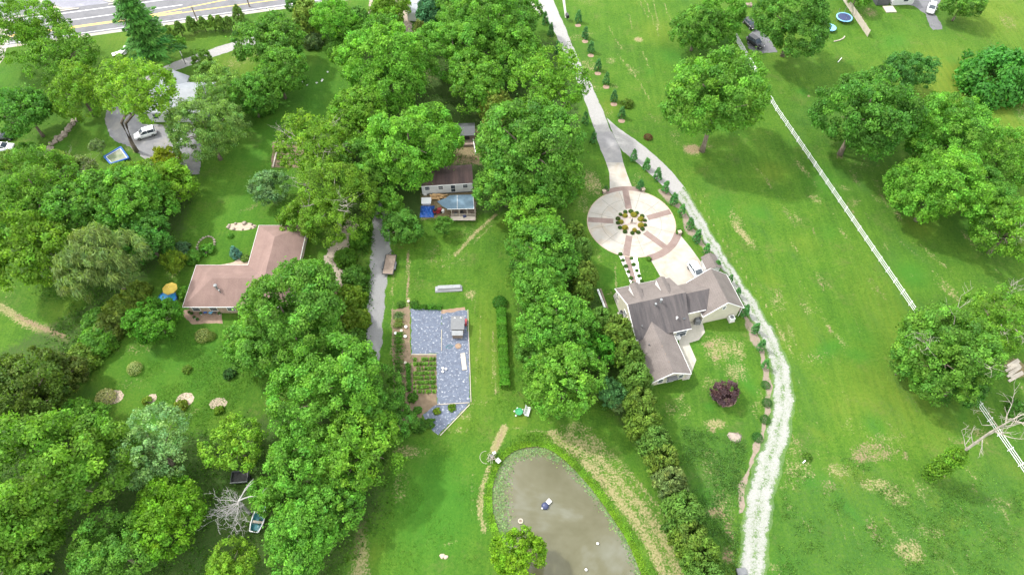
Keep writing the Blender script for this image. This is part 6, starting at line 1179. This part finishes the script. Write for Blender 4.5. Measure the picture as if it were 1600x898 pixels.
# ------------------------------------------------------------------ rough growth nobody could count
def scatter(name, polys, n, col, hgt, blade, seed, per=5, mat='leaf', spread=.25, keepout=()):
    global nr; nr = np.random.default_rng(seed); Ps = []
    for pl in polys:
        W_ = np.array(px_poly(pl)); lo, hi = W_.min(0), W_.max(0); area = (hi-lo).prod(); k = n
        q = nr.uniform(lo, hi, (int(k*3), 2)); I = inside(q[:, 0], q[:, 1], [tuple(x) for x in W_]); q = q[I][:k]; Ps.append(q)
    C = np.vstack(Ps)
    cl_n = np.sin(C[:, 0]*.7+seed)*np.cos(C[:, 1]*.6+seed)+np.sin(C[:, 0]*.23)*.6+nr.normal(0, .45, len(C)); C = C[cl_n > .05]; k = len(C)
    cl = np.repeat(np.arange(k), per); m_ = len(cl); P = np.zeros((m_, 3)); P[:, :2] = C[cl]+nr.normal(0, spread, (m_, 2)); P[:, 2] = hgt*nr.uniform(.2, 1, m_)*nr.uniform(.5, 1.2, k)[cl]
    N = unit(nr.normal(0, .7, (m_, 3))+[0, 0, .7]); me = leaf_mesh(name, P, N, blade*nr.uniform(.6, 1.4, m_), blade*.5, tints(m_, cl, .22), mat); o = bpy.data.objects.new(name, me); COL.objects.link(o); o.color = (*col, 1); struct(o, 'stuff')
scatter('pasture_weeds', [[(1225, 740), (1330, 710), (1420, 770), (1500, 760), (1600, 700), (1640, 920), (1210, 920)]], 2600, (.060, .15, .025), .28, .26, 3)
scatter('lawn_tufts', [[(985, 0), (1200, 0), (1300, 300), (1450, 520), (1600, 740), (1600, 898), (1215, 898), (1250, 640), (1190, 470), (1080, 290), (960, 170), (900, 40)], [(640, 350), (790, 350), (790, 480), (830, 600), (760, 700), (745, 880), (590, 898), (600, 800), (640, 700), (740, 620), (735, 470), (640, 470)], [(240, 510), (340, 520), (420, 590), (330, 670), (140, 640)], [(1220, 0), (1600, 0), (1600, 200), (1400, 160), (1300, 260), (1220, 160)]], 9000, (.055, .150, .014), .10, .17, 15, 3, spread=.3)
scatter('rough_grass', [[(1065, 665), (1165, 690), (1160, 760), (1150, 898), (1115, 898), (1075, 760)]], 1500, (.055, .14, .03), .35, .26, 4)
scatter('bank_grass', [[(862, 690), (905, 726), (940, 766), (975, 812), (1008, 870), (1022, 920), (1035, 915), (1020, 862), (985, 806), (950, 758), (912, 718), (870, 680), (825, 676), (792, 690), (768, 722), (756, 770), (764, 800), (771, 765), (782, 728), (800, 704), (830, 690)]], 2600, (.070, .175, .014), .16, .22, 6, 5)
scatter('undergrowth', [[(520, 345), (580, 345), (573, 540), (520, 545), (528, 450)], [(560, 80), (890, 60), (905, 190), (890, 330), (780, 330), (760, 250), (640, 250), (560, 300)]], 1800, (.035, .10, .012), .9, .42, 8, 7, spread=.5)
scatter('undergrowth', [[(895, 340), (925, 420), (985, 560), (1040, 660), (1090, 760), (1120, 898), (1070, 898), (1010, 720), (940, 640), (820, 630), (790, 420), (800, 330)]], 1500, (.045, .115, .012), .8, .40, 11, 7, spread=.5)
scatter('undergrowth', [[(0, 660), (330, 680), (420, 640), (600, 560), (620, 800), (545, 880), (545, 960), (-40, 960)], [(0, 260), (300, 270), (290, 360), (230, 440), (150, 580), (40, 680), (-30, 680), (110, 480), (0, 440)]], 2400, (.04, .11, .012), .9, .44, 12, 7, spread=.5)
for i, (q, r_, c_) in enumerate((((540, 400), 20, (.055, .155, .016)), ((554, 430), 22, (.05, .145, .02)), ((548, 462), 22, (.09, .17, .016)), ((556, 496), 20, (.085, .17, .016)), ((552, 530), 22, (.055, .15, .018)), ((545, 556), 20, (.06, .16, .03)), ((560, 372), 18, (.06, .165, .016)))):
    shrub('shrub', q[0], q[1], r_, c_, ORD[i]+' bush in the overgrown hedge along the left side of the gravel driveway' if i < 6 else 'uppermost bush of the overgrown hedge beside the gravel driveway', 'overgrown hedge bushes by the gravel driveway', 'bush', 'hedge_bush', 1.1)
def pond_weed():
    global nr; nr = np.random.default_rng(21); W_ = np.array(POND); lo, hi = W_.min(0), W_.max(0); q = nr.uniform(lo, hi, (52000, 2)); X, Y_ = q[:, 0], q[:, 1]; d_ = seg_dist(X, Y_, POND, True); I = inside(X, Y_, POND)
    lim = .8+2.6/(1+np.exp((X-at(800, 760).x)/.9))+1.6/(1+np.exp(-(Y_-at(860, 714).y)/.6)); nz = np.sin(X*1.7)*np.cos(Y_*1.9)*.5+.5; keep = I & (nr.random(len(X)) < np.exp(-(d_/lim)**2*1.8)*(.45+.55*nz)) & (d_ > .1); q = q[keep]; n = len(q)
    P = np.stack([q[:, 0], q[:, 1], np.full(n, -.188)+nr.uniform(0, .02, n)], 1); N = unit(nr.normal(0, .12, (n, 3))+[0, 0, 1]); me = leaf_mesh('pond_weed', P, N, .30*nr.uniform(.5, 1.4, n), .24, tints(n, nr.integers(0, 60, n), .25), 'leaf', fold=.03); o = bpy.data.objects.new('pond_weed', me); COL.objects.link(o); o.color = (.115, .20, .085, 1); struct(o, 'stuff')
pond_weed()
def shore_grass():
    global nr; nr = np.random.default_rng(31); L_ = resample([Vector(p) for p in POND+POND[:1]], .1); c_ = Vector((cx_, cy_)); n = 15000
    i = nr.integers(0, len(L_)-1, n); P = np.zeros((n, 3))
    for k in range(n):
        a, b = L_[i[k]], L_[i[k]+1]; d_ = (b-a).normalized(); nn = Vector((d_.y, -d_.x)); nn = nn if nn.dot(a-c_) > 0 else -nn; q = a+nn*abs(nr.normal(.1, .55))
        P[k] = (q.x, q.y, nr.uniform(.0, .16)-.1)
    me = leaf_mesh('shore_grass', P, unit(nr.normal(0, .35, (n, 3))+[0, 0, 1]), .22*nr.uniform(.6, 1.4, n), .12, tints(n, (i//12).astype(int), .2)); o = bpy.data.objects.new('shore_grass', me); COL.objects.link(o); o.color = (.10, .23, .014, 1); struct(o, 'stuff')
shore_grass()
